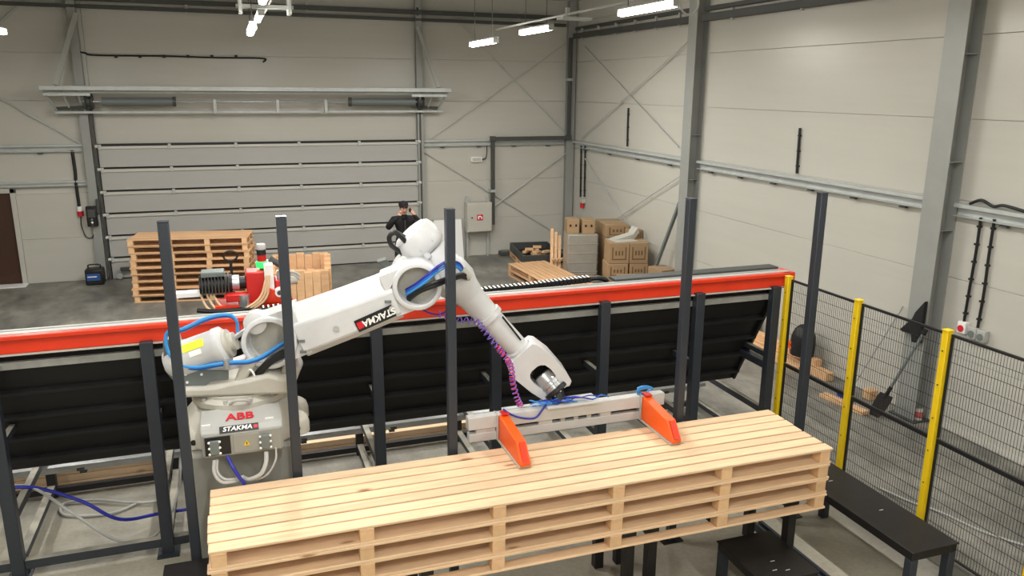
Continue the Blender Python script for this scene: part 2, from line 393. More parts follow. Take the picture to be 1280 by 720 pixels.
beam('upper dark steel beam on the right wall above the long girt', (XR-.1, COLY[2]-.2, 5.34), (XR-.1, COLY[1]+.2, 5.34), .08, .07)
def rod(label, p, q, r=.011):
    t = thing('brace_rod', label, 'brace rod', p, 'diagonal wall brace rods'); p, q = Vector(p), Vector(q)
    MB().cyl(p, q, r, 8).build('rod', M_GALV, t)
    c = p.lerp(q, .42); d = (q-p).normalized()*.1
    MB().cyl(c-d, c+d, r*1.8, 8).build('turnbuckle', M_GALV, t)
yb = YB-.05
rod('upper brace rod falling to the right on the back wall beside the gate', at(566,20,Y=yb), at(711,170,Y=yb))
rod('upper brace rod rising to the right on the back wall beside the gate', at(532,178,Y=yb-.03), at(708,54,Y=yb-.03))
rod('lower brace rod falling to the right above the electric cabinet', at(530,190,Y=yb), at(712,302,Y=yb))
rod('lower brace rod rising to the right behind the dark downpipe', at(590,278,Y=yb-.03), at(712,188,Y=yb-.03))
xr = XR-.05
rod('upper brace rod falling to the right on the right wall near the corner', at(731,58,X=xr), at(848,184,X=xr))
rod('upper brace rod rising to the right on the right wall near the corner', at(727,172,X=xr-.03), at(864,48,X=xr-.03))
rod('lower brace rod falling towards the cardboard boxes', at(731,198,X=xr), at(800,303,X=xr))
rod('lower brace rod rising from the cardboard boxes to the column', at(752,286,X=xr-.03), at(850,220,X=xr-.03))
rod('brace rod on the back wall left of the gate above the girt', at(-10,118,Y=yb), at(101,180,Y=yb))
rod('short visible brace rod in the upper left corner of the photo', at(-15,42,Y=yb), at(40,-10,Y=yb))

# ------------------------------------------------------------------ roll-up gate and its header
gate = struct_empty('door_1', ((GX0+GX1)/2, YB-.1, 0))
MB().box(GX0-.05, GX1+.05, YB+.0, YB+.03, .0, GZ).build('backing', M_BLACK, gate)
NP = 6; ph = GZ/NP
for k in range(NP):
    z0, z1 = k*ph+.006, (k+1)*ph-.032
    p = MB().box(GX0+.03, GX1-.03, YB-.07, YB-.005, z0, z1).build('panel', M_GATE, gate, bev=.006)
    MB().box(GX0+.03, GX1-.03, YB-.10, YB-.069, z1-.062, z1-.004).build('rail', M_GATEL, p, bev=.006)
    for i in range(6):
        x = GX0+.07+(GX1-GX0-.14)*i/5
        MB().box(x-.03, x+.03, YB-.115, YB-.099, z1-.07, z1+.035).build('hinge', M_GALV, p, bev=.004)
    for sx in (-1, 1):
        x = GX0+.02 if sx < 0 else GX1-.02
        MB().cyl((x-.03, YB-.13, z1), (x+.03, YB-.13, z1), .035, 12).build('roller', M_GATEL, p)
for x in (GX0-.01, GX1+.01):
    MB().box(x-.02, x+.02, YB-.15, YB-.11, .0, 3.55).box(x-.03, x+.03, YB-.11, YB-.09, 0, 3.55).build('track', M_DKST, gate)
MB().box(GX0, GX1, YB-.10, YB-.004, GZ-.030, GZ+.012).build('top_seal', M_BLACK, gate)
MB().box(GX0+.2, GX1-.03, YB-.085, YB-.005, 0., .022).build('bottom_seal', M_BLACK, gate)
hd = thing('gate_spring_header', 'long galvanised spring shaft header above the roll-up gate', 'gate header', (0.7, 18.1, 3.4))
ty, ly = 17.62, 18.12
MB().bar((-3.34, ty, 3.94), (4.68, ty, 3.94), .16, .085).build('top_beam', M_GALV, hd, bev=.006)
MB().bar((-3.34, ty+.14, 3.90), (4.68, ty+.14, 3.90), .03, .10).build('back_angle', M_GALV, hd)
MB().bar((-3.22, ly, 3.47), (4.62, ly, 3.47), .06, .05).build('lower_rail', M_GALV, hd, bev=.005)
MB().cyl((-2.75, 17.98, 3.68), (4.15, 17.98, 3.68), .022, 12).build('shaft', M_STEEL, hd)
for a, b in ((-2.35, -1.05), (2.55, 3.95)):
    MB().cyl((a, 17.98, 3.68), (b, 17.98, 3.68), .085, 18).build('spring', M_GREYP, hd)
    MB().cyl((b if a < 0 else a-.06, 17.98, 3.68), (b+.06 if a < 0 else a, 17.98, 3.68), .1, 14).build('spring_cone', M_DKST, hd)
for x in (-2.58, 4.08):
    MB().lathe((x-.07, 17.98, 3.68), (1,0,0), [(.15,0),(.15,.02),(.1,.04),(.1,.1),(.15,.12),(.15,.14)], 20).build('cable_drum', M_DKST, hd)
for x in (-.25, 1.0, 2.0):
    MB().box(x-.03, x+.03, 17.94, 18.1, 3.45, 3.72).build('bearing_bracket', M_GALV, hd)
for sx, xe, xi in ((-1, -3.30, -2.7), (1, 4.62, 4.15)):
    MB().bar((xe, ty, 3.90), (xe-sx*.12, ly, 3.48), .04, .03).build('end_link', M_GALV, hd)
    for q in (.3, .55):
        x = xe-sx*q; MB().bar((x, ty+.1, 3.90), (x-sx*.06, ly, 3.50), .03, .025).build('end_link', M_GALV, hd)
    MB().bar((xe, ty+.05, 3.82), (xe-sx*.8, ty+.05, 3.82), .04, .05).build('end_channel', M_GALV, hd)
    MB().bar((xe-sx*.1, ly, 3.54), (xe-sx*.75, 17.98, 3.58), .05, .07).build('end_plate', M_DKST, hd)
MB().bar((-3.06, ty, 3.99), (-2.66, YB-.16, 5.35), .09, .04, (0,-1,0)).build('strut', M_GREYC, hd)
MB().bar((4.42, ty, 3.99), (4.10, YB-.16, 5.30), .08, .04, (0,-1,0)).build('strut', M_GREYC, hd)

# ------------------------------------------------------------------ side door
sd = struct_empty('door_2', ((DX0+DX1)/2, YB, 0))
MB().box(DX1-.09, DX1, YB-.03, YB+.08, 0, DZ+.02).build('frame_post', M_PANEL, sd, bev=.005)
MB().box(DX0, DX0+.09, YB-.03, YB+.08, 0, DZ+.02).build('frame_post', M_PANEL, sd, bev=.005)
MB().box(DX0, DX1, YB-.03, YB+.08, DZ-.07, DZ+.02).build('frame_head', M_PANEL, sd, bev=.005)
lf = MB().box(DX0+.09, DX1-.09, YB+.03, YB+.07, .02, DZ-.07).build('leaf', M_BROWN, sd)
for a, b in ((.2, .9), (1.05, 1.75)): MB().box(DX0+.25, DX1-.25, YB+.022, YB+.03, a, b).build('leaf_panel', M_BROWN, lf, bev=.004)
MB().box(DX0-.3, DX1+.02, YB-.32, YB-.02, .002, .02).build('white_floor_strip', M_SIGNW, sd)  # flat white strip on the floor before the side door

# ------------------------------------------------------------------ small things on the back wall
def cable(name, label, pts, r, m, cat='cable', n=8, clips=(), group=None, parent=None):
    pts = [Vector(p) for p in pts]
    if parent: return MB().tube(spline(pts, n), r, 8).build(name, m, parent)
    t = thing(name, label, cat, pts[0], group)
    MB().tube(spline(pts, n), r, 8).build('sheath', m, t)
    for c in clips: MB().box(c[0]-.03, c[0]+.03, c[1]-.03, c[1]+.02, c[2]-.03, c[2]+.03).build('clip', M_BLACK, t)
    return t
y0 = YB-.03
P = [at(103,111,Y=y0), at(98,80,Y=y0), at(96,66,Y=y0), at(106,66,Y=y0), at(120,69,Y=y0), at(200,70,Y=y0), at(270,72,Y=y0), at(328,73,Y=y0), at(329,78,Y=y0)]
cable('wall_cable', 'long black cable running along the wall above the gate header', P, .017, M_BLACK, clips=[at(x,70.5,Y=y0) for x in (145,175,205,235,265,295)])
P = [at(90,188,Y=y0), at(94,215,Y=y0), at(95,230,Y=y0), at(99,258,Y=y0)]
cable('wall_cable', 'thick black cable hanging to a red plug left of the gate', P, .032, M_BLACK)
t = thing('power_plug', 'red and white industrial plug hanging beside the gate', 'plug', at(100,268,Y=y0))
a, b, c = at(99,258,Y=y0), at(100,264,Y=y0), at(101,270,Y=y0)
MB().cyl(a, b, .05, 12).build('collar', M_SIGNW, t); MB().cyl(b, c, .06, 12).build('body', M_SIGNR, t)
P = [at(101,271,Y=y0), at(102,283,Y=y0), at(108,296,Y=y0), at(116,296,Y=y0), at(118.5,278,Y=y0)]
cable('wall_cable', 'thin black cable looping from red plug to gate control box', P, .010, M_BLACK)
p = at(116.5,267,Y=y0); t = thing('gate_control_box', 'dark grey control box on the column left of the gate', 'control box', p)
MB().box(p.x-.10, p.x+.10, YB-.26, YB-.15, p.z-.24, p.z+.18).build('housing', M_BLACK, t, bev=.02)
MB().box(p.x-.07, p.x+.07, YB-.275, YB-.26, p.z-.05, p.z+.12).build('cover', M_DKST, t, bev=.01)
for k in range(3): MB().cyl((p.x, YB-.275, p.z-.21+.06*k), (p.x, YB-.26, p.z-.21+.06*k), .022, 10).build('button', (M_DKST, M_SIGNW, M_GREYP)[k], t)
MB().box(p.x+.10, p.x+.16, YB-.24, YB-.16, p.z+.02, p.z+.32).build('drive', M_DKST, t, bev=.01)
for i, (xa, xb) in enumerate(((102, 116), (107, 122))):
    cable('pull_chain', ('left', 'right')[i]+' thin hanging pull chain left of the gate', [at(xa,178,Y=y0-.06), at(xa+5,220,Y=y0-.06), at(xb,258 if i == 0 else 320,Y=y0-.06)], .007, M_GALV, cat='chain')
p = at(121,351,Z=0); t = thing('battery_box', 'black box with blue label on the floor left of the gate', 'box', (-2.85, 18.0, 0))
MB().box(-3.02, -2.68, 17.85, 18.15, 0, .33).build('case', M_BLKSTEEL, t, bev=.03)
MB().box(-2.99, -2.74, 17.84, 17.85, .10, .24).build('front_label', M_BLUEL, t)
MB().box(-2.97, -2.80, 17.838, 17.841, .17, .19).build('label_stripe', M_SIGNW, t)
MB().tube(spline([(-2.96,18,.33),(-2.95,18,.4),(-2.75,18,.4),(-2.74,18,.33)],6), .014).build('handle', M_BLACK, t)
t = thing('gate_lock', 'small metal bolt bracket at the foot of the gate', 'bracket', (-2.2, 18.25, .08))
MB().box(-2.40, -2.16, 18.22, 18.29, .18, .26).build('bolt', M_DKST, t, bev=.01); MB().cyl((-2.42,18.2,.08),(-2.42,18.28,.08),.06,14).build('pulley', M_GALV, t)
# downpipe
t = thing('downpipe', 'dark pipe stepping down the back wall to the electric cabinet', 'pipe', (7.6, YB-.12, 2.75))
yy = YB-.195
P1, P2, P3, P4 = Vector((7.80,yy,5.16)), Vector((7.80,yy,2.83)), Vector((5.86,yy,2.83)), Vector((5.86,yy,.78))
for nm, a, b in (('upper_run', P1, P2), ('cross_run', P2, P3), ('lower_run', P3, P4)): MB().bar(a, b, .085, .085, (0,1,0)).build(nm, M_DKST, t, bev=.01)
for q in (P2, P3): MB().box(q.x-.06, q.x+.06, yy-.06, yy+.06, q.z-.06, q.z+.06).build('elbow', M_DKST, t, bev=.01)
for z in (4.2, 1.6): MB().box((7.74 if z > 3 else 5.80), (7.86 if z > 3 else 5.92), yy-.05, YB, z-.03, z+.03).build('pipe_clip', M_GALV, t)
# electric cabinet
t = thing('electric_cabinet', 'off-white electric cabinet with red sticker on two legs', 'cabinet', (5.5, YB, 0))
MB().box(5.19, 5.81, YB-.30, YB-.05, .63, 1.34).build('body', M_PANEL, t, bev=.012)
d_ = MB().box(5.21, 5.79, YB-.325, YB-.30, .65, 1.32).build('door', M_PANEL, t, bev=.01)
MB().cyl((5.30,YB-.335,.99),(5.30,YB-.325,.99),.02,12).build('lock', M_DKST, d_)
MB().box(5.42, 5.57, YB-.330, YB-.325, .92, 1.06).build('sticker', M_SIGNR, d_)
MB().box(5.445, 5.475, YB-.333, YB-.330, .95, 1.03).box(5.475, 5.52, YB-.333, YB-.330, 1.0, 1.03).box(5.52, 5.55, YB-.333, YB-.330, .95, 1.01).build('sticker_mark', M_SIGNW, d_)
for x in (5.22, 5.74): MB().box(x, x+.05, YB-.10, YB-.05, 0, .63).build('leg', M_GALV, t); MB().box(x, x+.05, YB-.1, YB-.05, 1.34, 1.47).build('wall_bracket', M_GALV, t)
t = thing('emergency_light', 'small white emergency light box high above the electric cabinet', 'emergency light', (5.5, YB, 2.33))
MB().box(5.36, 5.63, YB-.08, YB, 2.28, 2.40).build('housing', M_SIGNW, t, bev=.01)
MB().box(5.385, 5.605, YB-.086, YB-.08, 2.30, 2.38).build('diffuser', M_PANEL, t)
cable('wall_cable', 'short black cable from the girt to the emergency light', [(5.63,yb,2.34),(5.72,yb,2.36),(5.75,yb,2.45),(5.76,yb,2.66)], .012, M_BLACK)
t = thing('leaning_board', 'white rectangular board leaning on the wall beside the electric cabinet', 'board', (4.85, YB-.1, 0))
MB().prism([(4.42,0),(5.10,0),(5.10,.93),(4.42,.93)], lambda a, b, h: Vector((a, YB-.30+b*.24+h, b)), 0, .03).build('sheet', M_SIGNW, t)
MB().prism([(4.42,.93),(5.10,.93),(5.10,.95),(4.42,.95)], lambda a, b, h: Vector((a, YB-.305+b*.24+h, b)), 0, .04).build('edge_strip', M_PANEL, t)
t = thing('floor_brick', 'small grey block lying at the foot of the back wall', 'block', (6.2, YB-.15, 0))
MB().box(6.05, 6.35, YB-.25, YB-.05, 0, .10).build('block', M_DKST, t, bev=.01); MB().box(6.10, 6.30, YB-.22, YB-.08, .10, .12).build('lid', M_GREYP, t)

# ------------------------------------------------------------------ right wall services
def wallcable(label, pts, r=.02, clips=0):
    t = thing('wall_cable', label, 'cable', pts[0]); MB().tube(spline(pts, 6), r, 8).build('sheath', M_BLACK, t)
    for k in range(clips):
        c = Vector(pts[0]).lerp(Vector(pts[-1]), (k+.5)/clips); MB().box(c.x-.018, c.x+.025, c.y-.021, c.y+.021, c.z-.011, c.z+.011).build('clip', M_BLACK, t)
xw = XR-.03
wallcable('short black cable rising from the girt beside the right-wall bracing', [at(784,183,X=xw), at(784.5,160,X=xw), at(785.5,135,X=xw)], .02, 3)
wallcable('black cable rising from the long girt above the fence', [at(996,217,X=xw), at(997,200,X=xw), at(1000,160,X=xw)], .02, 3)
wallcable('left black cable dropping from girt to plug in the corner', [at(726.5,182,X=xw), at(726,215,X=xw), at(725.5,246,X=xw)], .022, 4)
wallcable('right black cable dropping from girt to plug in the corner', [at(731.5,182,X=xw), at(731,215,X=xw), at(730.5,246,X=xw)], .022, 4)
p = at(728,252,X=xw); t = thing('power_plug', 'dark red plug on cables hanging in the hall corner', 'plug', p)
MB().box(p.x-.05, p.x+.03, p.y-.14, p.y+.14, p.z-.03, p.z+.08).build('socket_box', M_PANEL, t, bev=.01); MB().cyl((p.x-.03,p.y-.06,p.z-.14),(p.x-.03,p.y-.06,p.z-.03),.05,12).build('body', M_SIGNR, t)
wallcable('left of two black cables dropping to the sockets right of the column', [at(1226,272,X=xw), at(1220,315,X=xw), at(1212,360,X=xw), at(1205,402,X=xw)], .016, 6)
wallcable('right of two black cables dropping to the sockets right of the column', [at(1243,274,X=xw), at(1236,320,X=xw), at(1230,365,X=xw), at(1222,410,X=xw)], .016, 6)
for i, (x, y, lb) in enumerate(((1205,409,'left white wall socket under the black cables'), (1218,416,'middle grey wall socket under the black cables'), (1229,420,'right grey wall socket under the black cables'))):
    p = at(x, y, X=xw); t = thing('wall_socket', lb, 'socket', p)
    MB().box(XR-.08, XR, p.y-.055, p.y+.055, p.z-.07, p.z+.07).build('box', (M_SIGNW, M_GREYC, M_GREYC)[i], t, bev=.01)
    MB().cyl((XR-.09,p.y,p.z-.01),(XR-.08,p.y,p.z-.01),.04,14).build('cover', M_GREYP if i else M_SIGNR, t)
cable('loose_cable', 'tangle of black cable lying on the girt right of the column', [(XR-.06,6.85,2.75),(XR-.07,6.7,2.81),(XR-.06,6.55,2.76),(XR-.08,6.4,2.79),(XR-.06,6.1,2.75)], .018, M_BLACK)
t = thing('leaning_bar', 'grey steel bar leaning on the right-wall column above the boxes', 'bar', (7.7, 13.6, 0))
MB().bar((7.72, 13.84, .02), (7.86, 12.99, 1.95), .07, .05, (0,0,1)).build('bar', M_GREYP, t, bev=.008)
MB().bar((7.72, 13.84, .0), (7.725, 13.82, .06), .08, .06).build('foot', M_DKST, t)

# ------------------------------------------------------------------ lamps
def lamp(label, x, yc, z, L=1.45, tilt=0.):
    t = thing('batten_lamp', label, 'lamp', (x, yc, z), 'hanging batten lamps')
    MB().box(x-.05, x+.05, yc-L/2, yc+L/2, z+.045, z+.075).build('housing', M_GREYC, t, bev=.01)
    MB().box(x-.045, x+.045, yc-L/2+.02, yc+L/2-.02, z-.035, z+.044).build('diffuser', M_TUBE, t, bev=.03)
    for s_ in (-1, 1):
        MB().box(x-.048, x+.048, yc+s_*(L/2-.01)-.012, yc+s_*(L/2-.01)+.012, z-.03, z+.045).build('end_cap', M_GREYC, t)
        MB().cyl((x, yc+s_*L*.35, z+.07), (x, yc+s_*L*.35, ZC-.001), .006, 6).build('suspension_wire', M_DKST, t)
    ld = bpy.data.lights.new('batten_light', 'AREA'); ld.shape = 'RECTANGLE'; ld.size = .12; ld.size_y = L; ld.energy = LAMP_W; ld.color = LAMP_COL
    lo = bpy.data.objects.new('batten_light', ld); COL.objects.link(lo); lo.parent = t; lo.location = (0, 0, -.045)
    return t
ROWS = (('left', [(-3.08,13.55,4.75),(-2.96,9.4,4.95),(-2.96,5.2,4.95),(-2.96,1.0,4.95),(-2.96,-3.0,4.95)]),
        ('middle', [(.57,13.8,5.05),(.39,12.2,4.75),(.52,10.6,5.05),(.52,7.6,5.0),(.52,4.6,5.0),(.52,1.6,5.0),(.52,-1.4,5.0),(.52,-4.4,5.0)]),
        ('right', [(4.28,13.85,4.75),(5.08,13.4,4.95),(4.97,9.25,4.95),(5.0,5.1,4.95),(5.0,1.0,4.95),(5.0,-3.0,4.95)]))
for nm, L in ROWS:
    for k, q in enumerate(L):
        nth = ('farthest', 'second farthest', 'third farthest', 'fourth farthest', 'fifth farthest', 'sixth farthest', 'seventh farthest', 'eighth farthest')[k]
        lamp('glowing white batten lamp, %s in the %s hanging row' % (nth, nm), *q)
t = thing('lamp_conduit', 'thin light conduit running above the right row of lamps', 'conduit', (5.03, 10, 5.15))
MB().cyl((5.03,-4,5.10),(5.03,15.4,5.10),.018,8).build('pipe', M_GREYC, t)
for yy in (11.9, 7.0): MB().box(4.9, 5.4, yy-.12, yy+.12, 5.02, 5.06).box(5.0, 5.06, yy-.03, yy+.03, 5.05, 5.2).build('bracket', M_GALV, t, bev=.006)
t = thing('lamp_conduit', 'light conduit with cross bracket above the middle row of lamps', 'conduit', (.58, 10, 5.15))
MB().cyl((.70,-4,5.2),(.70,15,5.2),.018,8).build('pipe', M_GREYC, t)
MB().box(.2, .95, 11.85, 12.0, 5.02, 5.07).box(.23, .28, 11.8, 12.05, 4.95, 5.15).box(.87, .92, 11.8, 12.05, 4.95, 5.15).build('bracket', M_GALV, t, bev=.006)
c = at(862,2,Y=8.4); t = thing('cable_loop', 'white cable coil hanging beside the nearest visible lamp', 'cable', c)
MB().tube([c+Vector((.12*math.cos(k*.262), 0, .12*math.sin(k*.262)-.02)) for k in range(25)], .012).build('coil', M_GREYC, t)
MB().cyl(c+Vector((0,0,.1)), (c.x, c.y, ZC-.001), .006, 6).build('hanger', M_GREYC, t)

# ------------------------------------------------------------------ pallets
def slatmesh(name, l, w_, h_, m, bev=.003):
    mb = MB().box(-l/2, l/2, -w_/2, w_/2, 0, h_); me = mb.mesh(name, m, smooth=False)
    bm = bmesh.new(); bm.from_mesh(me); bmesh.ops.bevel(bm, geom=bm.edges[:], offset=bev, segments=1, affect='EDGES'); bm.to_mesh(me); bm.free()
    return me
def pallet(label, loc, rz, L, W, nblk, ndeck, mw, mb_, group, H=.134, nrow=3):
    """long boards along local X; origin at the footprint centre, underside at z=0"""
    t = thing('wooden_pallet', label, 'pallet', loc, group); t.rotation_euler = (0, 0, rz)
    dk, tr, bt = .019, .016, .019; bw = W/ndeck*.862; bh = H-dk-tr-bt
    deck = slatmesh('deck_board', L, bw, dk, mw); cross = slatmesh('cross_board', .095, W, tr, mb_); blk = slatmesh('block', .095, .095, bh, mb_)
    bot = slatmesh('bottom_board', L, .095, bt, mw)
    for k in range(ndeck):
        y = -W/2+bw/2+(W-bw)*k/(ndeck-1)
        o = place(deck, 'deck_board', (random.uniform(-.006,.006), y, H-dk), t, random.uniform(-.0008,.0008))
    for i in range(nblk):
        x = -L/2+.065+(L-.13)*i/(nblk-1); place(cross, 'cross_board', (x, 0, H-dk-tr), t)
        for j in range(nrow):
            y = -W/2+.05+(W-.1)*j/(nrow-1)
            place(blk, 'block', (x, y, bt), t)
    for j in range(nrow): place(bot, 'bottom_board', (0, -W/2+.05+(W-.1)*j/(nrow-1), 0), t)
    return t
PB, PHH = .664, .134
names4 = ('lowest long pale pallet of the stack under the gripper', 'second lowest long pale pallet of the front stack', 'second highest long pale pallet of the front stack', 'topmost long pale pallet under the orange gripper forks')
for k in range(4):
    pallet(names4[k], (2.035+random.uniform(-.012,.012), 5.16+random.uniform(-.006,.006), PB+k*PHH), R(-.15), 4.73, .84, 6, 7, M_WOOD, M_WOODE, 'long pallets in front stack', PHH)
ord9 = ('lowest', 'second lowest', 'third lowest', 'fourth lowest', 'middle', 'fourth highest', 'third highest', 'second highest', 'topmost')
for k in range(9):
    pallet('%s pallet of the tall stack by the gate' % ord9[k], (-.82+random.uniform(-.02,.02), 16.33+random.uniform(-.02,.02), k*.135), R(-9), 2.16, .85, 4, 7, M_WOOD2, M_WOODE, 'pallets in the tall stack by the gate', .134)
for k in range(2):
    pallet(('lower', 'upper')[k]+' pallet of the low pair beside the cardboard boxes', (6.05, 15.0, k*.135), R(-87), 2.35, .88, 3, 7, M_WOOD2, M_WOODE, 'low pair of pallets', .134)
TR = R(-8)
pallet('pallet under the black tray near the hall corner', (6.62, 17.25, 0), R(82), 1.65, .95, 3, 6, M_WOOD2, M_WOODE, 'corner pallets', .134)
t = thing('black_tray', 'open black tray holding wood offcuts on a pallet near the corner', 'tray', (6.62, 17.25, .135)); t.rotation_euler = (0,0,TR)
def lp(parent, name, m, *a, bev=.006):
    o = bpy.data.objects.new(name, MB().box(*a).mesh(name, m)); COL.objects.link(o); o.parent = parent
    b = o.modifiers.new('bevel', 'BEVEL'); b.width = bev; b.segments = 2; return o
lp(t, 'bottom', M_BLKSTEEL, -.47,.47,-.8,.8,0,.02)
for a in ((-.47,.47,-.8,-.77),(-.47,.47,.77,.8),(-.47,-.44,-.77,.77),(.44,.47,-.77,.77)): lp(t, 'side', M_DKST, *a, .02, .20)
rot = Matrix.Rotation(TR, 3, 'Z')
for k in range(16):
    c = rot @ Vector((random.uniform(-.28,.28), random.uniform(-.35,.45), 0)); z = .157+.056*(k//6)
    o = MB().box(-.10,.10,-.045,.045,0,.055).build('wood_offcut', M_WOODE, bev=.005); o.location = (6.62+c.x, 17.25+c.y, z); o.rotation_euler = (0,0,random.uniform(0,3))
    tag(o, 'small wood offcut lying in the black tray', 'wood offcut', 'offcuts in the black tray')

# ------------------------------------------------------------------ timber bin of upright boards
p0 = (1.08, 15.05, 0)
pallet('low pallet carrying upright timber pieces behind the red machine', (1.12, 15.05, 0), R(-6), 1.25, .95, 3, 6, M_WOOD2, M_WOODE, 'timber pallet', .134)
rot = Matrix.Rotation(R(-6), 3, 'Z')
OR7 = ('first', 'second', 'third', 'fourth', 'fifth', 'sixth', 'seventh')
def upright(lx, ly, w_, d2, h_, lab, grp):
    c = rot @ Vector((lx, ly, 0)); o = MB().box(-w_/2, w_/2, -d2/2, d2/2, 0, h_).build('timber_piece', M_WOOD2, bev=.006)
    o.location = (1.06+c.x, 15.05+c.y, .1345); o.rotation_euler = (0,0,R(-6)); tag(o, lab, 'timber piece', grp)
for k in range(7): upright(-.44+.147*k, -.36, .14, .12, .56+random.uniform(0,.06), OR7[k]+' upright timber piece from the left in the front row', 'front row of upright timber')
for k in range(7): upright(-.44+.147*k, .36, .14, .12, .74+random.uniform(0,.06), OR7[k]+' upright timber piece from the left in the back row', 'back row of upright timber')
for k in range(4): upright(.50, -.22+.15*k, .12, .14, .60+.05*k+random.uniform(0,.04), OR7[k]+' upright timber piece from the front on the right side', 'side row of upright timber')
for k in range(4): upright(-.50, -.22+.15*k, .12, .14, .6+.05*k, OR7[k]+' upright timber piece from the front on the left side', 'left row of upright timber')
for k in range(5): upright(-.3+.16*k, .02+.05*(k%2), .15, .3, .50, OR7[k]+' timber piece from the left in the middle of the timber pallet', 'middle of the timber pallet')

# ------------------------------------------------------------------ cardboard boxes in the corner
def carton(label, c, sx, sy, sz, rz=0., open_=False, prints=True, m=M_CARD):
    t = thing('cardboard_box', label, 'cardboard box', c, 'cardboard boxes by the right wall'); t.rotation_euler = (0,0,R(rz))
    if open_:
        lp(t, 'bottom', m, -sx/2, sx/2, -sy/2, sy/2, 0, .01)
        for a in ((-sx/2,sx/2,-sy/2,-sy/2+.01),(-sx/2,sx/2,sy/2-.01,sy/2),(-sx/2,-sx/2+.01,-sy/2+.01,sy/2-.01),(sx/2-.01,sx/2,-sy/2+.01,sy/2-.01)): lp(t, 'side', m, *a, .01, sz, bev=.002)
        for s_ in (-1, 1):
            o = bpy.data.objects.new('flap', MB().prism([(-sx/2,0),(sx/2,0),(sx/2,sy*.35),(-sx/2,sy*.35)], lambda a, b, h: Vector((a, s_*(sy/2+b*.6), sz+b*.75+h)), 0, .008).mesh('flap', m)); COL.objects.link(o); o.parent = t
    else:
        lp(t, 'body', m, -sx/2, sx/2, -sy/2, sy/2, 0, sz, bev=.008)
        lp(t, 'tape', M_FOIL, -sx/2, sx/2, -.03, .03, sz, sz+.002, bev=.0005)
    if prints:
        lp(t, 'print', M_CARDD, -sx*.36, sx*.36, -sy/2-.002, -sy/2, sz*.18, sz*.24, bev=.0003)
        lp(t, 'print', M_CARDD, -sx*.36, -sx*.30, -sy/2-.002, -sy/2, sz*.24, sz*.8, bev=.0003)
        lp(t, 'print', M_CARDD, sx*.30, sx*.36, -sy/2-.002, -sy/2, sz*.24, sz*.8, bev=.0003)
        for k in range(3): lp(t, 'print', M_CARDD, -sx*.2+k*sx*.16, -sx*.12+k*sx*.16, -sy/2-.002, -sy/2, sz*.4, sz*.62, bev=.0003)
    return t
t = thing('wrapped_pallet_box', 'tall film-wrapped box standing left of the cardboard pile', 'wrapped box', (6.98, 15.5, 0)); t.rotation_euler = (0,0,R(-14))
lp(t, 'body', M_FOIL, -.33,.33,-.3,.3,.10,1.0, bev=.03); lp(t, 'base', M_WOODE, -.35,.35,-.32,.32,0,.1)
for k in range(4): lp(t, 'film_fold', M_FOIL, -.335,.335,-.306,.306,.18+.2*k,.2+.2*k, bev=.006)
for i, (x, y) in enumerate(((-.2, .0), (.12, -.05))):
    c = Matrix.Rotation(R(-14), 3, 'Z') @ Vector((x, y, 0))
    o = carton(('left', 'right')[i]+' tall open-handled carton on top of the film-wrapped box', (6.98+c.x, 15.5+c.y, 1.0), .26, .4, .30, -14, prints=False)
    for k in (-1, 1): lp(o, 'hand_hole', M_BLACK, k*.06-.02, k*.06+.02, -.203, -.20, .15, .2, bev=.0005)
carton('wide flat carton on top of the pile beside the wrapped box', (7.68, 15.45, .93), .50, .8, .27, -8)
carton('support carton hidden behind the front cartons', (7.68, 15.45, .0), .48, .78, .925, -8, prints=False)
carton('upper left printed carton in the front of the pile', (7.22, 14.25, .60), .40, .5, .42, -14)
carton('upper right printed carton in the front of the pile', (7.61, 14.16, .60), .38, .5, .42, -14)
carton('middle left printed carton in the front of the pile', (7.20, 14.25, .30), .42, .5, .295, -14)
carton('middle right printed carton in the front of the pile', (7.62, 14.16, .30), .38, .5, .295, -14)
carton('lowest left carton in the front of the pile', (7.20, 14.25, .0), .40, .5, .295, -14)
carton('lowest right carton in the front of the pile', (7.61, 14.16, .0), .38, .5, .295, -14)
carton('opened carton with raised flaps in front of the pile', (7.25, 13.68, .0), .4, .4, .28, -10, True, False)
carton('carton leaning at the right of the pile below the bar', (7.78, 13.36, .0), .36, .45, .62, 6, False, True)
carton('open torn carton beside the right-wall column', (7.36, 12.88, .0), .42, .34, .42, -20, True, False)
carton('small carton on top of the right side of the pile', (7.83, 14.70, .93), .28, .26, .22, 3)
carton('carton under the small carton on the right side of the pile', (7.83, 14.70, 0), .28, .26, .925, 3, prints=False)
t = thing('folded_film', 'crumpled white film sheet lying on the front cartons', 'film', (7.4, 14.2, 1.03))
MB().prism([(7.2,0),(7.65,.0),(7.72,.14),(7.66,.24),(7.6,.10),(7.4,.05)], lambda a, b, h: Vector((a, 14.3+h-b*.3, 1.028+b)), 0, .25).build('sheet', M_PANEL, t)
MB().box(7.1, 7.6, 14.05, 14.5, 1.023, 1.030).build('spread', M_PANEL, t)
for k in range(3):
    t = thing('wood_batten', ('left', 'middle', 'right')[k]+' short batten leaning behind the wrapped box', 'batten', (6.75+.06*k, 15.9, 0))
    MB().bar((6.50+.09*k, 15.95, 0.01), (6.66+.09*k, 16.35, .95-.08*k), .07, .03).build('stick', M_WOOD2, t, bev=.004)
    MB().bar((6.53+.09*k, 15.97, .3), (6.60+.09*k, 16.0, .32), .05, .05).build('block', M_WOODE, t)

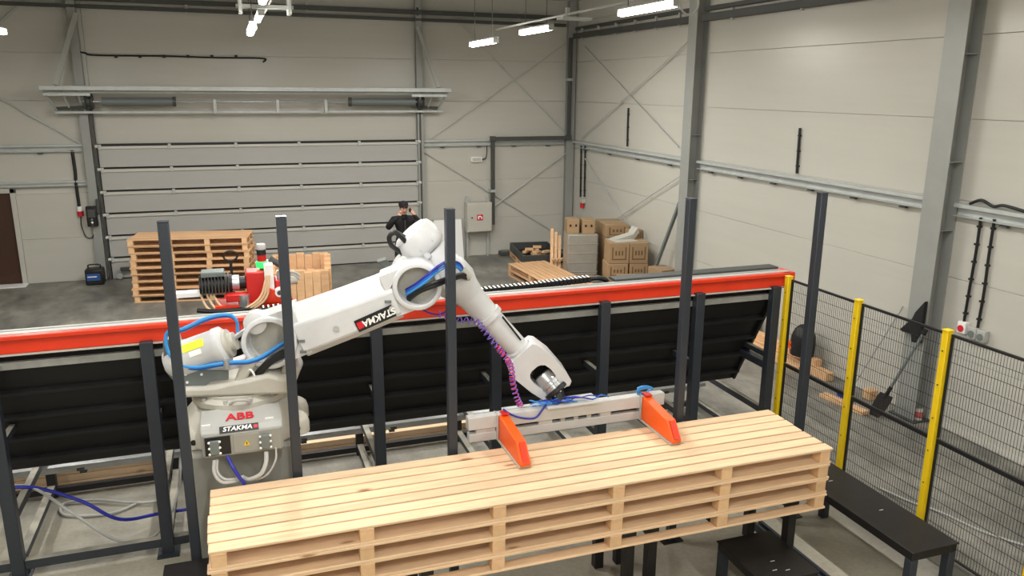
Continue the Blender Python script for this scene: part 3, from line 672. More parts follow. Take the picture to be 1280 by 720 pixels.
# ------------------------------------------------------------------ long feed table with red beam
tb = thing('feed_table', 'long dark steel feed table with red beam behind the robot', 'feed table', (1.8, 7.3, 0))
X0, X1 = -3.6, 5.62
MB().box(X0, X1, 6.93, 7.00, 1.935, 2.075).build('beam', M_RED, tb, bev=.008, label='bright red steel beam along the table top')
MB().box(X0, X1, 6.90, 6.96, 2.05, 2.09).build('beam_lip', M_RED, tb, bev=.008)
MB().box(X0, X1, 6.905, 6.93, 1.925, 1.936).build('beam_foot', M_WHITED, tb)
MB().box(X0, X1, 6.96, 7.03, 2.082, 2.094).build('cap_strip', M_GREYC, tb, bev=.002, label='light grey strip on the red beam')
MB().box(X0, X1-.1, 7.03, 7.07, 2.05, 2.08).build('side_channel', M_DKST, tb)
MB().box(X0, X1-.02, 7.07, 7.105, 2.075, 2.092).build('guide_rail', M_GREYC, tb, bev=.003)
MB().box(X0, X1-.02, 7.11, 7.26, 1.98, 2.01).build('back_shelf', M_DKST, tb)
MB().box(X0, X1-.1, 7.0, 7.03, 1.86, 2.05).build('gap_blocker', M_BLKSTEEL, tb)  # added dark plate: blackens the gap below the beam, hides the bright floor behind
sl = [(6.99, 1.885), (7.00, 1.815), (7.60, .66), (7.63, .66), (7.06, 1.885)]
MB().prism(sl, lambda a, b, h: Vector((h, a, b)), X0, 5.47).build('sloping_sheet', mat('black_sheet', (15, 15, 16), .6), tb, label='black sheet sloping away under the beam')
MB().box(X0, 5.49, 6.945, 6.99, 1.80, 1.862).build('sheet_edge', mat('dusty_grey_steel', (138,138,132), .6, var=.25, scale=5.), tb, bev=.004)
for k, q in enumerate((.22, .45, .66, .88)):
    y = 7.0+.6*q; z = 1.815-1.155*q
    MB().bar((X0, y-.02, z-.01), (5.46, y-.02, z-.01), .05, .035, (0,.6,-1.155)).build('rib', M_ANTHD, tb)
MB().bar((5.45, 6.98, 1.86), (5.45, 7.60, .68), .03, .09, (0,1,.5)).build('sheet_end_flange', M_ANTHD, tb)
LX_ = [-3.0, -1.93, -.78, .17, 1.115, 2.25, 3.39, 4.47, 5.41]
lg = MB().box(-.045, .045, -.045, .045, 0, 1.96)
for i, x in enumerate(LX_):
    MB().box(x-.05, x+.05, 6.86, 6.95, 0.0, 1.955).build('leg', M_ANTH, tb, bev=.006)
    MB().box(x-.09, x+.09, 6.80, 7.0, .0, .012).build('foot_plate', M_ANTH, tb)
    MB().box(x-.04, x+.04, 8.28, 8.36, 0, .62).build('back_leg', M_ANTHD, tb, bev=.005)
    MB().bar((x, 7.0, 1.80), (x, 7.95, .05), .07, .05).build('raking_post', M_ANTHD, tb) if 0 else None
    MB().bar((x, 6.95, 1.17), (x, 7.36, 1.17), .05, .06).build('upper_strut', M_DUSTY, tb, bev=.004)
    MB().bar((x, 6.95, .52), (x, 8.30, .52), .06, .07).build('middle_strut', M_DUSTY, tb, bev=.004)
    MB().bar((x, 6.95, .11), (x, 8.30, .11), .07, .06).build('floor_strut', M_DUSTY, tb, bev=.004)
    if i < len(LX_)-1:
        x2 = LX_[i+1]
        if i in (0, 1, 2): MB().box(x+.05, x2-.05, 6.88, 6.95, .07, .15).build('floor_rail', M_DUSTY, tb, bev=.004)
        MB().box(x+.04, x2-.04, 8.29, 8.35, .04, .10).build('back_rail', M_ANTHD, tb)
MB().box(5.36, 5.46, 6.95, 8.3, 1.02, 1.10).build('end_strut', M_ANTH, tb, bev=.005)
MB().box(4.75, 5.3, 7.62, 7.70, .93, .99).build('red_bar', M_RED, tb, label='short red bar at the end of the table')
MB().box(5.52, 5.66, 6.91, 7.16, 1.97, 2.09).build('end_cap', M_RED, tb, bev=.01)
MB().box(3.6, 5.58, 7.10, 7.26, 2.085, 2.115).build('end_plate', M_DKST, tb, bev=.004)
for nm, y, z in (('upper', 8.02, .44), ('lower', 8.14, .36)):
    t = thing('steel_rail', nm+' shiny steel rail lying low behind the feed table', 'rail', (1.5, y, z-.04))
    MB().bar((X0, y, z), (5.35, y, z), .07, .04).build('bar', M_STEEL, t, bev=.006)
    for x in LX_[:-1]: MB().box(x+.3, x+.36, y-.04, y+.04, z-.045, z-.02).build('support', M_DKST, t)
for i in range(5):
    z = .02+.075*(i % 3); y = 8.42+.14*(i//3)
    o = MB().box(-3.6, -.05, y, y+.11, z+.001, z+.07).build('long_plank', M_WOOD, bev=.004); tag(o, ('lowest','middle','topmost','rear lower','rear upper')[i]+' long pinkish plank under the feed table at the left', 'plank')
for i in range(4):
    z = .02+.075*(i % 2); y = 8.42+.14*(i//2)
    o = MB().box(.1, 4.75, y, y+.11, z+.001, z+.07).build('long_plank', M_WOOD, bev=.004); tag(o, ('front lower','front upper','rear lower','rear upper')[i]+' long plank under the feed table behind the robot', 'plank')
t = thing('orange_bracket', 'small orange bracket at the foot of the table beyond the gripper', 'bracket', (4.75, 8.2, 0))
MB().box(4.70, 4.80, 8.16, 8.2, .0, .34).build('plate', M_ORANGE, t, bev=.008); MB().box(4.68, 4.82, 8.1, 8.26, 0, .02).build('foot', M_ORANGE, t)
t = thing('steel_loop', 'bent grey steel tube on the floor beyond the pallet corner', 'tube', (4.4, 6.7, 0))
MB().tube(spline([(3.7,6.55,.03),(4.2,6.5,.03),(4.5,6.5,.05),(4.62,6.6,.2),(4.5,6.72,.22),(4.35,6.74,.22)],8), .025).build('pipe', M_GREYC, t)
MB().bar((4.55,6.75,.2),(5.3,6.75,.2),.04,.05).build('bar', M_GREYC, t)

# drag chain on the beam
t = thing('cable_chain', 'black cable drag chain with white links lying on the red beam', 'cable chain', (1.7, 7.2, 2.12))
def chainpath(u):   # 0..1
    return Vector((.15+3.2*u, 7.185, 2.066+.03*u+.006*math.sin(u*9)+.12*max(0,u-.8)))
mb = MB(); mk = MB(); NN = 74
for k in range(NN):
    a, b = chainpath(k/NN), chainpath((k+.8)/NN)
    mb.bar(a+Vector((0,-.045,0)), b+Vector((0,-.045,0)), .010, .055); mb.bar(a+Vector((0,.045,0)), b+Vector((0,.045,0)), .010, .055)
    mk.bar(a+Vector((.01,0,.028)), a.lerp(b,.42)+Vector((.01,0,.028)), .085, .008)
mb.build('side_links', M_BLACK, t, kind='stuff'); mk.build('cross_links', M_SIGNW, t, kind='stuff')
MB().tube(spline([chainpath(.01)+Vector((0,0,-.01)), chainpath(.5)+Vector((0,0,-.01)), chainpath(.99)+Vector((0,0,-.01))], 12), .028).build('cable_bundle', M_BLACK, t)
e = chainpath(1.0)
MB().tube(spline([e, e+Vector((.10,0,.0)), e+Vector((.18,0,-.03)), e+Vector((.20,0,-.06)), e+Vector((.18,-.02,-.05))], 6), .026).build('end_bend', M_BLACK, t)

# ------------------------------------------------------------------ red drilling carriage with motor and signal tower
t = rc = thing('red_carriage', 'red motor carriage with hoses on top of the red beam', 'machine', (0, 7.45, 2.12))
MB().box(-.30, .38, 7.35, 7.62, 2.125, 2.17).build('base_plate', M_RED, t, bev=.006)
MB().box(-.02, .14, 7.40, 7.60, 2.17, 2.45).build('gearbox', M_REDD, t, bev=.012)
MB().box(.14, .22, 7.38, 7.6, 2.17, 2.52).build('upright_plate', M_SIGNW, t, bev=.008)
MB().box(.23, .34, 7.40, 7.62, 2.17, 2.36).build('slide_block', M_REDD, t, bev=.012)
MB().prism([(.12,2.17),(.38,2.17),(.36,2.22),(.26,2.26),(.14,2.32)], lambda a, b, h: Vector((a, h, b)), 7.34, 7.40).build('gusset', M_RED, t)
mo = MB().cyl((-.42,7.5,2.34), (-.14,7.5,2.34), .085, 20).build('motor', M_BLKSTEEL, t)
for k in range(9): MB().box(-.40+.028*k, -.392+.028*k, 7.40, 7.60, 2.26, 2.43).build('fin', M_DKST, mo)
MB().cyl((-.14,7.5,2.34), (-.08,7.5,2.34), .075, 18).build('flange', M_SILVER, t)
MB().cyl((-.08,7.5,2.34), (-.02,7.5,2.34), .06, 18).build('coupling', M_BLKSTEEL, t)
MB().box(-.40, -.20, 7.42, 7.58, 2.42, 2.47).build('terminal_box', M_GREYP, t, bev=.01)
MB().box(-.62, -.42, 7.44, 7.56, 2.25, 2.29).build('shelf', M_SIGNW, t)
MB().cyl((-.05,7.37,2.13), (-.05,7.37,2.26), .05, 16).build('piston', M_SILVER, t)
MB().box(-.2, -.02, 7.34, 7.44, 2.20, 2.27).build('valve_block', M_REDD, t, bev=.01)
MB().cyl((.26,7.33,2.26), (.26,7.40,2.26), .04, 18).build('roller', M_SIGNW, t)
MB().cyl((.26,7.325,2.26), (.26,7.33,2.26), .022, 14).build('roller_hub', M_DKST, t)
MB().cyl((.30,7.45,2.36), (.30,7.45,2.44), .05, 16).build('cylinder_head', M_SILVER, t)
MB().cyl((.32,7.5,2.46), (.20,7.5,2.55), .03, 12).build('cylinder_rod', M_DKST, t)
MB().cyl((.35,7.42,2.35), (.43,7.42,2.35), .04, 14).build('pump', M_WHITED, t)
for k in range(3):
    MB().tube(spline([(-.42+.05*k,7.46,2.27),(-.34+.06*k,7.36,2.14),(-.12+.05*k,7.33,2.12),(.08+.03*k,7.33,2.22),(.16+.01*k,7.36,2.42)],8), .011).build('hose', M_CREAMC, t)
for k in range(2):
    MB().tube(spline([(.34,7.42,2.38+.03*k),(.39,7.37,2.41+.03*k),(.45,7.37,2.37+.03*k)],6), .012).build('hose', M_GREYC, t)
MB().tube(spline([(-.45,7.38,2.14),(-.3,7.34,2.13),(-.1,7.33,2.13),(.05,7.34,2.14)],6), .022).build('cable', M_BLACK, t)
t = st_ = thing('signal_tower', 'signal lamp tower with red and green tiers on the red carriage', 'signal lamp', (.13, 7.5, 2.5))
MB().cyl((.13,7.5,2.38),(.13,7.5,2.47),.022,12).build('post', M_DKST, t)
MB().lathe((.13,7.5,2.47),(0,0,1),[(.045,0),(.055,.01),(.055,.05),(.045,.06)],18).build('green_tier', M_GREENL, t)
MB().cyl((.13,7.5,2.53),(.13,7.5,2.59),.04,18).build('red_tier', M_REDL, t)
MB().cyl((.13,7.5,2.59),(.13,7.5,2.64),.042,18).build('black_tier', M_BLACK, t)
MB().lathe((.13,7.5,2.64),(0,0,1),[(.043,0),(.043,.04),(.036,.05)],18).build('cap', M_GREYC, t)
for o in (rc, st_): o.location += Vector((.06, 0, -.085))
t = thing('pallet_truck', 'black hand pallet truck handle standing beside the tall pallet stack', 'pallet truck', (-.4, 15.3, 0))
hb = at(291,345,Y=15.2); ht = at(288,322,Y=15.2)
MB().bar((hb.x, 15.2, .15), (hb.x-.02, 15.2, ht.z-.05), .05, .05, (0,1,0)).build('tiller', M_BLACK, t)
MB().tube([Vector((ht.x+.12*math.cos(k*.3927), 15.2, ht.z+.09*math.sin(k*.3927)+.03)) for k in range(17)], .018).build('handle', M_BLACK, t)
MB().box(hb.x-.18, hb.x+.14, 15.1, 15.3, .05, .24).build('hydraulic_unit', M_REDD, t, bev=.02)
for s_ in (-1, 1): MB().box(hb.x-.02+s_*.18-.08, hb.x-.02+s_*.18+.08, 15.3, 15.62, .03, .09).build('fork', M_REDD, t, bev=.01)
for s_ in (-1, 1): MB().cyl((hb.x-.02+s_*.1-.03,15.2,.05),(hb.x-.02+s_*.1+.03,15.2,.05),.05,14).build('wheel', M_BLACK, t)

# ------------------------------------------------------------------ stop posts in a row
PX = [-.46, .29, 1.487, 3.53, 4.84]
pl = ('leftmost of the five tall dark stop posts', 'second tall dark stop post from the left, before the robot', 'middle tall dark stop post, left of the gripper', 'fourth tall dark stop post, right of the gripper', 'rightmost tall dark stop post, before the fence')
for x, lb in zip(PX, pl):
    t = thing('stop_post', lb, 'post', (x, 5.66, 0), 'row of tall stop posts')
    MB().box(x-.035, x+.035, 5.625, 5.695, .012, 3.128).build('tube', M_ANTH, t, bev=.006)
    MB().box(x-.036, x+.036, 5.624, 5.696, 3.128, 3.134).build('cap', M_ANTH, t); MB().box(x-.1, x+.1, 5.6, 5.76, 0, .012).build('foot_plate', M_BLKSTEEL, t)

# ------------------------------------------------------------------ stacking table below the pallets and black benches
t = thing('stacking_table', 'black steel frame carrying the front pallet stack', 'frame', (2, 5.1, 0))
for x in (-.05, 1.1, 2.72, 2.92, 3.5, 4.25):
    MB().box(x-.045, x+.045, 4.92, 5.58, .575, .663).build('cross_beam', M_BLKSTEEL, t, bev=.006)
MB().box(-.3, 4.35, 5.46, 5.54, .48, .574).build('long_beam', M_BLKSTEEL, t, bev=.006)
for x in (-.05, 1.1, 2.72, 2.92, 4.25):
    for y in (4.97, 5.50): MB().box(x-.04, x+.04, y-.04, y+.04, 0, .574 if y < 5.2 else .479).build('leg', M_BLKSTEEL, t, bev=.006)
for y in (4.6, 4.86): MB().box(2.77, 3.4, y-.04, y+.04, .03, .11).build('floor_rail', M_BLKSTEEL, t, bev=.006)
for x in (2.72, 3.4): MB().box(x-.04, x+.04, 3.6, 4.56, .03, .11).build('floor_rail', M_BLKSTEEL, t, bev=.006)
t = thing('black_plate', 'black steel plate beside the left stop post at the photo edge', 'plate', (-.6, 5.3, .0))
MB().box(-.675, -.36, 4.9, 5.60, .62, .66).build('top', M_BLKSTEEL, t, bev=.006)
for x, y in ((-.62,4.95),(-.40,4.95),(-.62,5.54),(-.40,5.54)): MB().box(x-.03, x+.03, y-.03, y+.03, 0, .62).build('leg', M_BLKSTEEL, t)
def bench(label, x0, x1, y0, y1, z, name='black_bench'):
    t = thing(name, label, 'bench', ((x0+x1)/2, (y0+y1)/2, 0))
    MB().box(x0, x1, y0, y1, z-.012, z).build('top_plate', M_BLKSTEEL, t, bev=.003)
    for a in ((x0+.01,x0+.07,y0+.01,y1-.01),(x1-.07,x1-.01,y0+.01,y1-.01)): MB().box(*a, z-.08, z-.013).build('side_rail', M_BLKSTEEL, t, bev=.004)
    for a in ((x0+.07,x1-.07,y0+.01,y0+.07),(x0+.07,x1-.07,y1-.07,y1-.01)): MB().box(*a, z-.08, z-.013).build('end_rail', M_BLKSTEEL, t, bev=.004)
    for x in (x0+.045, x1-.045):
        for y in (y0+.045, y1-.045): MB().box(x-.035, x+.035, y-.035, y+.035, 0, z-.081).build('leg', M_ANTH, t, bev=.004)
    return t
b1 = bench('long black steel bench along the yellow fence', 4.72, 5.19, 4.12, 5.60, .55)
for x, y in ((4.86,5.35),(4.93,5.28),(4.98,4.72)): MB().box(x-.022, x+.022, y-.004, y+.004, .55, .551).build('chalk_mark', M_GREYC, b1)
b2 = bench('short black steel bench in front of the pallet stack', 3.60, 4.13, 4.42, 5.06, .33)
for x, y in ((3.80,4.55),(3.86,4.66),(3.9,4.52)): MB().box(x-.02, x+.02, y-.004, y+.004, .33, .331).build('scratch', M_GREYC, b2)
t = thing('floor_channel', 'dark steel channel lying between the two black benches', 'channel', (4.4, 4.8, 0))
MB().box(4.36, 4.39, 3.6, 5.6, 0, .07).build('web', M_ANTH, t); MB().box(4.39, 4.46, 3.6, 5.6, 0, .012).build('flange', M_ANTH, t); MB().box(4.43, 4.46, 3.6, 5.6, .012, .07).build('web', M_ANTH, t)

# ------------------------------------------------------------------ safety fence
fx = 5.5; FY = [6.81, 5.79, 4.775, 3.76, 2.75]; ZT, ZM, ZB0 = 2.05, 1.105, .15
fe = thing('safety_fence', 'yellow post safety fence with black wire mesh at the right', 'fence', (fx, 4.8, 0))
for y in FY:
    po = MB().box(fx-.03, fx+.03, y-.03, y+.03, .012, 2.07).build('post', M_YELLOW, fe, bev=.006, label='yellow square post')
    MB().box(fx-.033, fx+.033, y-.033, y+.033, 2.07, 2.085).build('post_cap', M_YELLOW, po, bev=.004)
    MB().box(fx-.06, fx+.06, y-.06, y+.06, 0, .012).build('foot_plate', M_BLACK, po)
    for z in (.3, .7, 1.0, 1.3, 1.6, 1.9): MB().cyl((fx-.034,y,z),(fx-.03,y,z),.007,8).build('bolt', M_DKST, po)
for i in range(len(FY)-1):
    a, b = FY[i+1]+.035, FY[i]-.035
    for z0, z1, nm in ((ZM+.001, ZT, 'upper'), (ZB0, ZM-.001, 'lower')):
        fr = MB().box(fx+.005, fx+.03, a, b, z1-.020, z1).box(fx+.005, fx+.03, a, b, z0, z0+.012).box(fx+.005, fx+.03, a, a+.010, z0+.02, z1-.025).box(fx+.005, fx+.03, b-.010, b, z0+.02, z1-.025).build('panel_frame', M_WIRE, fe)
        wv = MB(); n = int((b-a)/.027)
        for k in range(1, n):
            y = a+(b-a)*k/n; wv.box(fx+.016, fx+.019, y-.0011, y+.0011, z0+.02, z1-.025)
        m_ = int((z1-z0)/.105)
        for k in range(1, m_):
            z = z0+(z1-z0)*k/m_; wv.box(fx+.019, fx+.0225, a+.02, b-.02, z-.0016, z+.0016)
        wv.build('wire_mesh', M_WIRE, fr, kind='stuff', smooth=False)

# ------------------------------------------------------------------ tools and timber along the right wall
t = thing('spade', 'long-handled spade leaning on the wall behind the fence', 'spade', (7.4, 7.3, 0))
h0, h1 = Vector((7.52, 7.27, .33)), Vector((7.72, 7.02, 1.20))
dd = (h1-h0).normalized()
MB().cyl(h0, h1, .018, 10).build('handle', M_GREYP, t); MB().cyl(h0-dd*.06, h0+dd*.1, .024, 10).build('socket', M_BLKSTEEL, t)
sx_ = dd.cross(Vector((1,0,0))).normalized()
MB().prism([(-.10,.0),(.10,.0),(.11,-.06),(.105,-.27),(.06,-.34),(-.06,-.34),(-.105,-.27),(-.11,-.06)], lambda a, b, h: h0-dd*.02+Vector((0,1,0))*a+dd*b+Vector((1,0,0))*h, -.006, .006).build('blade', M_BLKSTEEL, t)
t = thing('black_cloth', 'black cloth hanging over the top of the spade handle', 'cloth', (7.7, 7.0, 1.1))
CP = [at(x,y,X=7.72) for x, y in ((1158,377),(1146,390),(1142,398),(1127,411),(1129,414),(1142,417),(1144,424),(1141,427),(1150,429),(1154,405))]
mb = MB(); n = len(CP)
mb.add([p+Vector((-.025,0,0)) for p in CP]+[p+Vector((.025,0,0)) for p in CP]+[sum(CP, Vector())/n+Vector((-.06,0,0))], [tuple(range(n,2*n))]+[(k,(k+1)%n,n+(k+1)%n,n+k) for k in range(n)]+[(k,(k+1)%n,2*n) for k in range(n)])
mb.build('drape', M_CLOTH, t)
MB().cyl(h1-dd*.05, h1+dd*.02, .03, 10).build('knot', M_CLOTH, t)
t = thing('broom', 'thin light broom handle leaning on the wall behind the fence', 'broom', (7.55, 7.9, 0))
MB().cyl((7.53,7.95,.03),(7.95,7.62,1.33),.013,8).build('handle', M_GREYC, t); MB().box(7.48,7.56,7.82,8.08,0,.05).build('head', M_DBLUE, t, bev=.01)
t = thing('trowel', 'small trowel with dark handle standing against the wall', 'trowel', (7.9, 7.6, 0))
MB().cyl((7.78,7.62,.02),(7.86,7.58,.2),.006,8).build('shank', M_STEEL, t); MB().cyl((7.86,7.58,.2),(7.90,7.56,.32),.017,8).build('grip', M_BLACK, t); MB().box(7.70,7.80,7.58,7.68,.0,.012).build('blade', M_STEEL, t)
t = thing('paint_tin', 'small reddish tin on the floor beside the spade', 'tin', (7.85, 7.0, 0))
MB().cyl((7.86,7.08,0),(7.86,7.08,.17),.055,16).build('body', M_PANEL, t); MB().cyl((7.86,7.08,.05),(7.86,7.08,.13),.0565,16).build('wrapper', mat('tin_wrapper', (176,90,84), .5), t); MB().cyl((7.86,7.08,.17),(7.86,7.08,.18),.05,16).build('lid', M_STEEL, t)
t = thing('wood_block', 'square wood block on the floor beside the broom', 'block', (7.82, 7.85, 0)); MB().box(7.76,7.9,7.78,7.92,0,.13).build('block', M_WOODE, t, bev=.008); MB().box(7.78,7.88,7.8,7.9,.13,.132).build('end_grain', M_WOOD2, t)
def plank(label, p, q, w_, h_, m=M_WOOD2):
    t = thing('timber_plank', label, 'plank', Vector(p)-Vector((0,0,h_/2))); MB().bar(p, q, w_, h_).build('plank', m, t, bev=.006)
    e = (Vector(q)-Vector(p)).normalized(); MB().bar(Vector(q), Vector(q)+e*.002, w_*.9, h_*.9).build('end_face', M_WOODE, t)
plank('short plank lying alone on the floor before the wall tools', (7.28,8.12,.025), (7.36,7.42,.025), .12, .05)
plank('lower long beam lying along the right wall', (7.76,11.4,.06), (7.76,8.55,.06), .14, .12)
plank('upper long beam lying along the right wall', (7.80,11.4,.17), (7.80,8.85,.17), .12, .10)
plank('front beam lying along the right wall', (7.60,11.2,.05), (7.60,8.95,.05), .13, .10)
for k, (y, z, n) in enumerate(((10.6,.275,'lower'),(10.6,.375,'middle'),(10.65,.475,'upper'))):
    plank(n+' short block of the little timber pile at the right wall', (7.62,y,z), (7.95,y,z), .34, .095)
t = thing('bin_lid', 'black rounded helmet-like cover with orange patch by the wall', 'cover', (7.78, 9.15, .22))
MB().lathe((7.72,9.12,.225),(0,0,1),[(.17,0),(.18,.15),(.17,.28),(.13,.38),(.07,.44),(.01,.46)],20).build('shell', M_BLACK, t)
MB().box(7.55,7.57,9.14,9.30,.30,.42).build('patch', M_ORANGE, t, bev=.01)
cable('floor_cable', 'light grey cable running over the floor beyond the fence', [at(1100,610,Z=.012), at(1140,628,Z=.012), at(1175,640,Z=.012), at(1230,665,Z=.012), at(1300,688,Z=.012)], .012, M_GREYC)

# ------------------------------------------------------------------ floor cables at the left
cable('floor_cable', 'dark blue cable sagging across the table legs at the left', [(-2.4,7.35,.58),(-1.93,7.4,.575),(-1.5,7.3,.42),(-1.2,7.3,.18),(-.85,7.45,.1),(-.3,7.4,.12)], .016, M_DBLUE)
cable('floor_cable', 'grey cable sagging beside the dark blue cable', [(-2.4,7.5,.50),(-1.93,7.42,.575),(-1.55,7.2,.36),(-1.2,7.1,.08),(-.9,7.2,.03),(-.72,7.5,.25),(-.68,7.7,.52)], .014, M_GREYC)
cable('floor_cable', 'grey cable coiled on the floor below the table', [(-1.1,7.9,.02),(-1.35,7.75,.02),(-1.75,7.85,.02),(-1.8,8.1,.02),(-1.5,8.05,.03),(-1.2,7.9,.03),(-.95,7.85,.03),(-.95,8.05,.02)], .013, M_GREYC)
cable('floor_hose', 'light grey hose standing beside the left stop post', [(-.5,7.2,.45),(-.52,6.9,.2),(-.55,6.6,.03),(-.72,6.55,.02)], .03, M_GREYC)

# ------------------------------------------------------------------ robot
AZ = R(-12); RB = Vector((-.1, 6.27, 0)); RE = Vector((math.cos(AZ), math.sin(AZ), 0)); RN = Vector((math.sin(AZ), -math.cos(AZ), 0))
def A(s, z, t): return RB+RE*s+RN*t+Vector((0,0,z))
def armpt(x, y, t):
    d = _f+_r*((x-640)/F_PX)+_u*((360-y)/F_PX); k = (RB+RN*t-CAM).dot(RN)/d.dot(RN); return CAM+d*k
def sz(p): return ((p-RB).dot(RE), p.z)
rb = thing('industrial_robot', 'large white articulated robot arm on a grey pedestal', 'robot', RB)
# pedestal and base
MB().box(-.47, .34, 5.92, 6.66, 0, 1.33).build('pedestal', M_PED, rb, bev=.03)
MB().box(-.55, .42, 5.84, 6.74, 0, .03).build('pedestal_plate', M_PED, rb)
oct_ = [(math.cos(k*math.pi/4+math.pi/8), math.sin(k*math.pi/4+math.pi/8)) for k in range(8)]
mb = MB(); n = 8
rings = [(.50,1.33),(.50,1.42),(.47,1.50),(.40,1.58),(.36,1.63)]
vs = [Vector((RB.x+.03+c*r, RB.y+s_*r*.92, z)) for r, z in rings for c, s_ in oct_]
fs = [tuple(range(7,-1,-1)), tuple(range(32,40))]+[(i*8+k, i*8+(k+1)%8, (i+1)*8+(k+1)%8, (i+1)*8+k) for i in range(4) for k in range(8)]
mb.add(vs, fs).build('base', M_WHITED, rb, bev=.03)
MB().lathe((RB.x+.03, RB.y, 1.63),(0,0,1),[(.345,0),(.36,.02),(.36,.06),(.33,.09),(.33,.11)],32).build('turntable', M_WHITED, rb)
for k in range(12):
    an = k*math.pi/6+.2; q = Vector((RB.x+.03+math.cos(an)*.345, RB.y+math.sin(an)*.345, 1.695))
    MB().cyl(q, q+Vector((0,0,.03)), .016, 8).build('bolt', M_GREYC, rb)
for k, (dx, dy) in enumerate(((.40,-.16),(.42,.14),(-.36,-.18),(-.38,.15))):
    q = Vector((RB.x+.03+dx, RB.y+dy, 1.34))
    lg_ = MB().lathe(q, (0,0,1), [(.10,0),(.10,.08),(.085,.13),(.05,.16),(.02,.17)], 18).build('base_lug', M_WHITED, rb)
    MB().cyl(q+Vector((.0,-.104,.06)), q+Vector((0,-.095,.06)), .022, 14).build('lug_hole', M_BLACK, lg_)
MB().box(RB.x-.10, RB.x+.12, 5.93, 6.0, 1.60, 1.70).build('front_block', M_WHITED, rb, bev=.02)
MB().tube(spline([Vector((RB.x-.05,5.93,1.70)),Vector((RB.x,5.88,1.74)),Vector((RB.x+.08,5.90,1.72)),Vector((RB.x+.09,5.94,1.66))],6), .012).build('base_cable', M_GREYC, rb)
# connector console
cn = MB().prism([(5.70,1.40),(5.70,1.57),(5.735,1.605),(5.96,1.66),(5.96,1.40)], lambda a, b, h: Vector((h, a, b)), -.36, .21).build('console', M_GREYC, rb, bev=.01)
MB().box(-.345, .195, 5.685, 5.70, 1.40, 1.565).build('console_front', M_PED, cn, bev=.004)
MB().box(-.335, -.16, 5.68, 5.686, 1.415, 1.555).build('connector_recess', M_BLACK, cn)
MB().box(-.14, .04, 5.68, 5.686, 1.415, 1.555).build('cover_plate', M_PED, cn, bev=.003)
for x in (-.27, .08):
    c = MB().box(x-.035, x+.035, 5.655, 5.68, 1.425, 1.535).build('connector', M_GREYP, cn, bev=.008)
    for a in (-1, 1):
        for b in (-1, 0, 1): MB().sphere((x+a*.036, 5.66, 1.48+b*.045), .010, 8).build('screw', M_SIGNW, c)
MB().prism([(-.022,0),(.022,0),(0,.04)], lambda a, b, h: Vector((-.05+a, h, 1.465+b)), 5.676, 5.68).build('warning_sign', M_YELLOW, cn)
MB().prism([(-.003,.008),(.003,.008),(.003,.026),(-.003,.026)], lambda a, b, h: Vector((-.05+a, h, 1.465+b)), 5.674, 5.676).build('warning_mark', M_BLACK, cn)
slope = Vector((0,.225,.055)).normalized(); nrm = Vector((0,-.055,.225)).normalized()
q0 = Vector((-.085, 5.80, 1.6209))
text('maker_lettering', 'ABB', M_SIGNR, .115, q0+slope*.03+nrm*.006, (1,0,0), slope, cn, bold=.003, sx=.95)
sg = MB().prism([(-.23,5.700,1.572),(.04,5.700,1.572),(.04,5.735,1.607),(-.23,5.735,1.607)], lambda a, b, h: Vector((a, b, h)), 0, 0) if 0 else MB()
pn = Vector((0,-1,1)).normalized(); pu = Vector((0,1,1)).normalized(); pc0 = Vector((-.095, 5.7175, 1.5875))
sg.add([pc0+Vector((a,0,0))+pu*b+pn*c for c in (0,.005) for a, b in ((-.135,-.026),(.135,-.026),(.135,.026),(-.135,.026))], [(0,3,2,1),(4,5,6,7),(0,1,5,4),(1,2,6,5),(2,3,7,6),(3,0,4,7)])
sg = sg.build('name_plate', M_BLACK, cn)
text('name_lettering', 'STAKMA', M_SIGNW, .048, pc0+Vector((-.012,0,0))+pn*.006, (1,0,0), pu, sg, shear=.2, bold=.001, sx=1.1)
MB().add([pc0+Vector((.115+a,0,0))+pu*b+pn*c for c in (.005,.007) for a, b in ((-.014,-.012),(.014,-.012),(.014,.012),(-.014,.012))], [(0,3,2,1),(4,5,6,7),(0,1,5,4),(1,2,6,5),(2,3,7,6),(3,0,4,7)]).build('name_mark', M_SIGNR, sg)
for x in (-.32, .12): MB().box(x-.03, x+.03, 5.76, 5.775, 1.612, 1.622).build('clip', M_SIGNW, cn)
for k, (pts, r_, m_) in enumerate((
    ([(-.28,5.66,1.39),(-.285,5.62,1.31),(-.24,5.60,1.24),(-.15,5.62,1.22),(-.09,5.66,1.22)], .012, M_GREYC),
    ([(-.26,5.66,1.39),(-.265,5.63,1.31),(-.22,5.61,1.255),(-.14,5.63,1.235),(-.09,5.67,1.23)], .010, M_GREYC),
    ([(.08,5.66,1.40),(.07,5.62,1.33),(.03,5.60,1.26),(-.05,5.62,1.22),(-.09,5.66,1.22)], .016, M_GREYC),
    ([(.15,5.67,1.42),(.14,5.63,1.34),(.08,5.61,1.25),(0,5.62,1.21),(-.07,5.66,1.21)], .007, M_GREYC),
    ([(-.19,5.67,1.40),(-.16,5.62,1.34),(-.12,5.60,1.26),(-.09,5.60,1.2),(-.08,5.62,1.10)], .013, M_DBLUE))):
    MB().tube(spline(pts, 6), r_).build('cable', m_, cn)
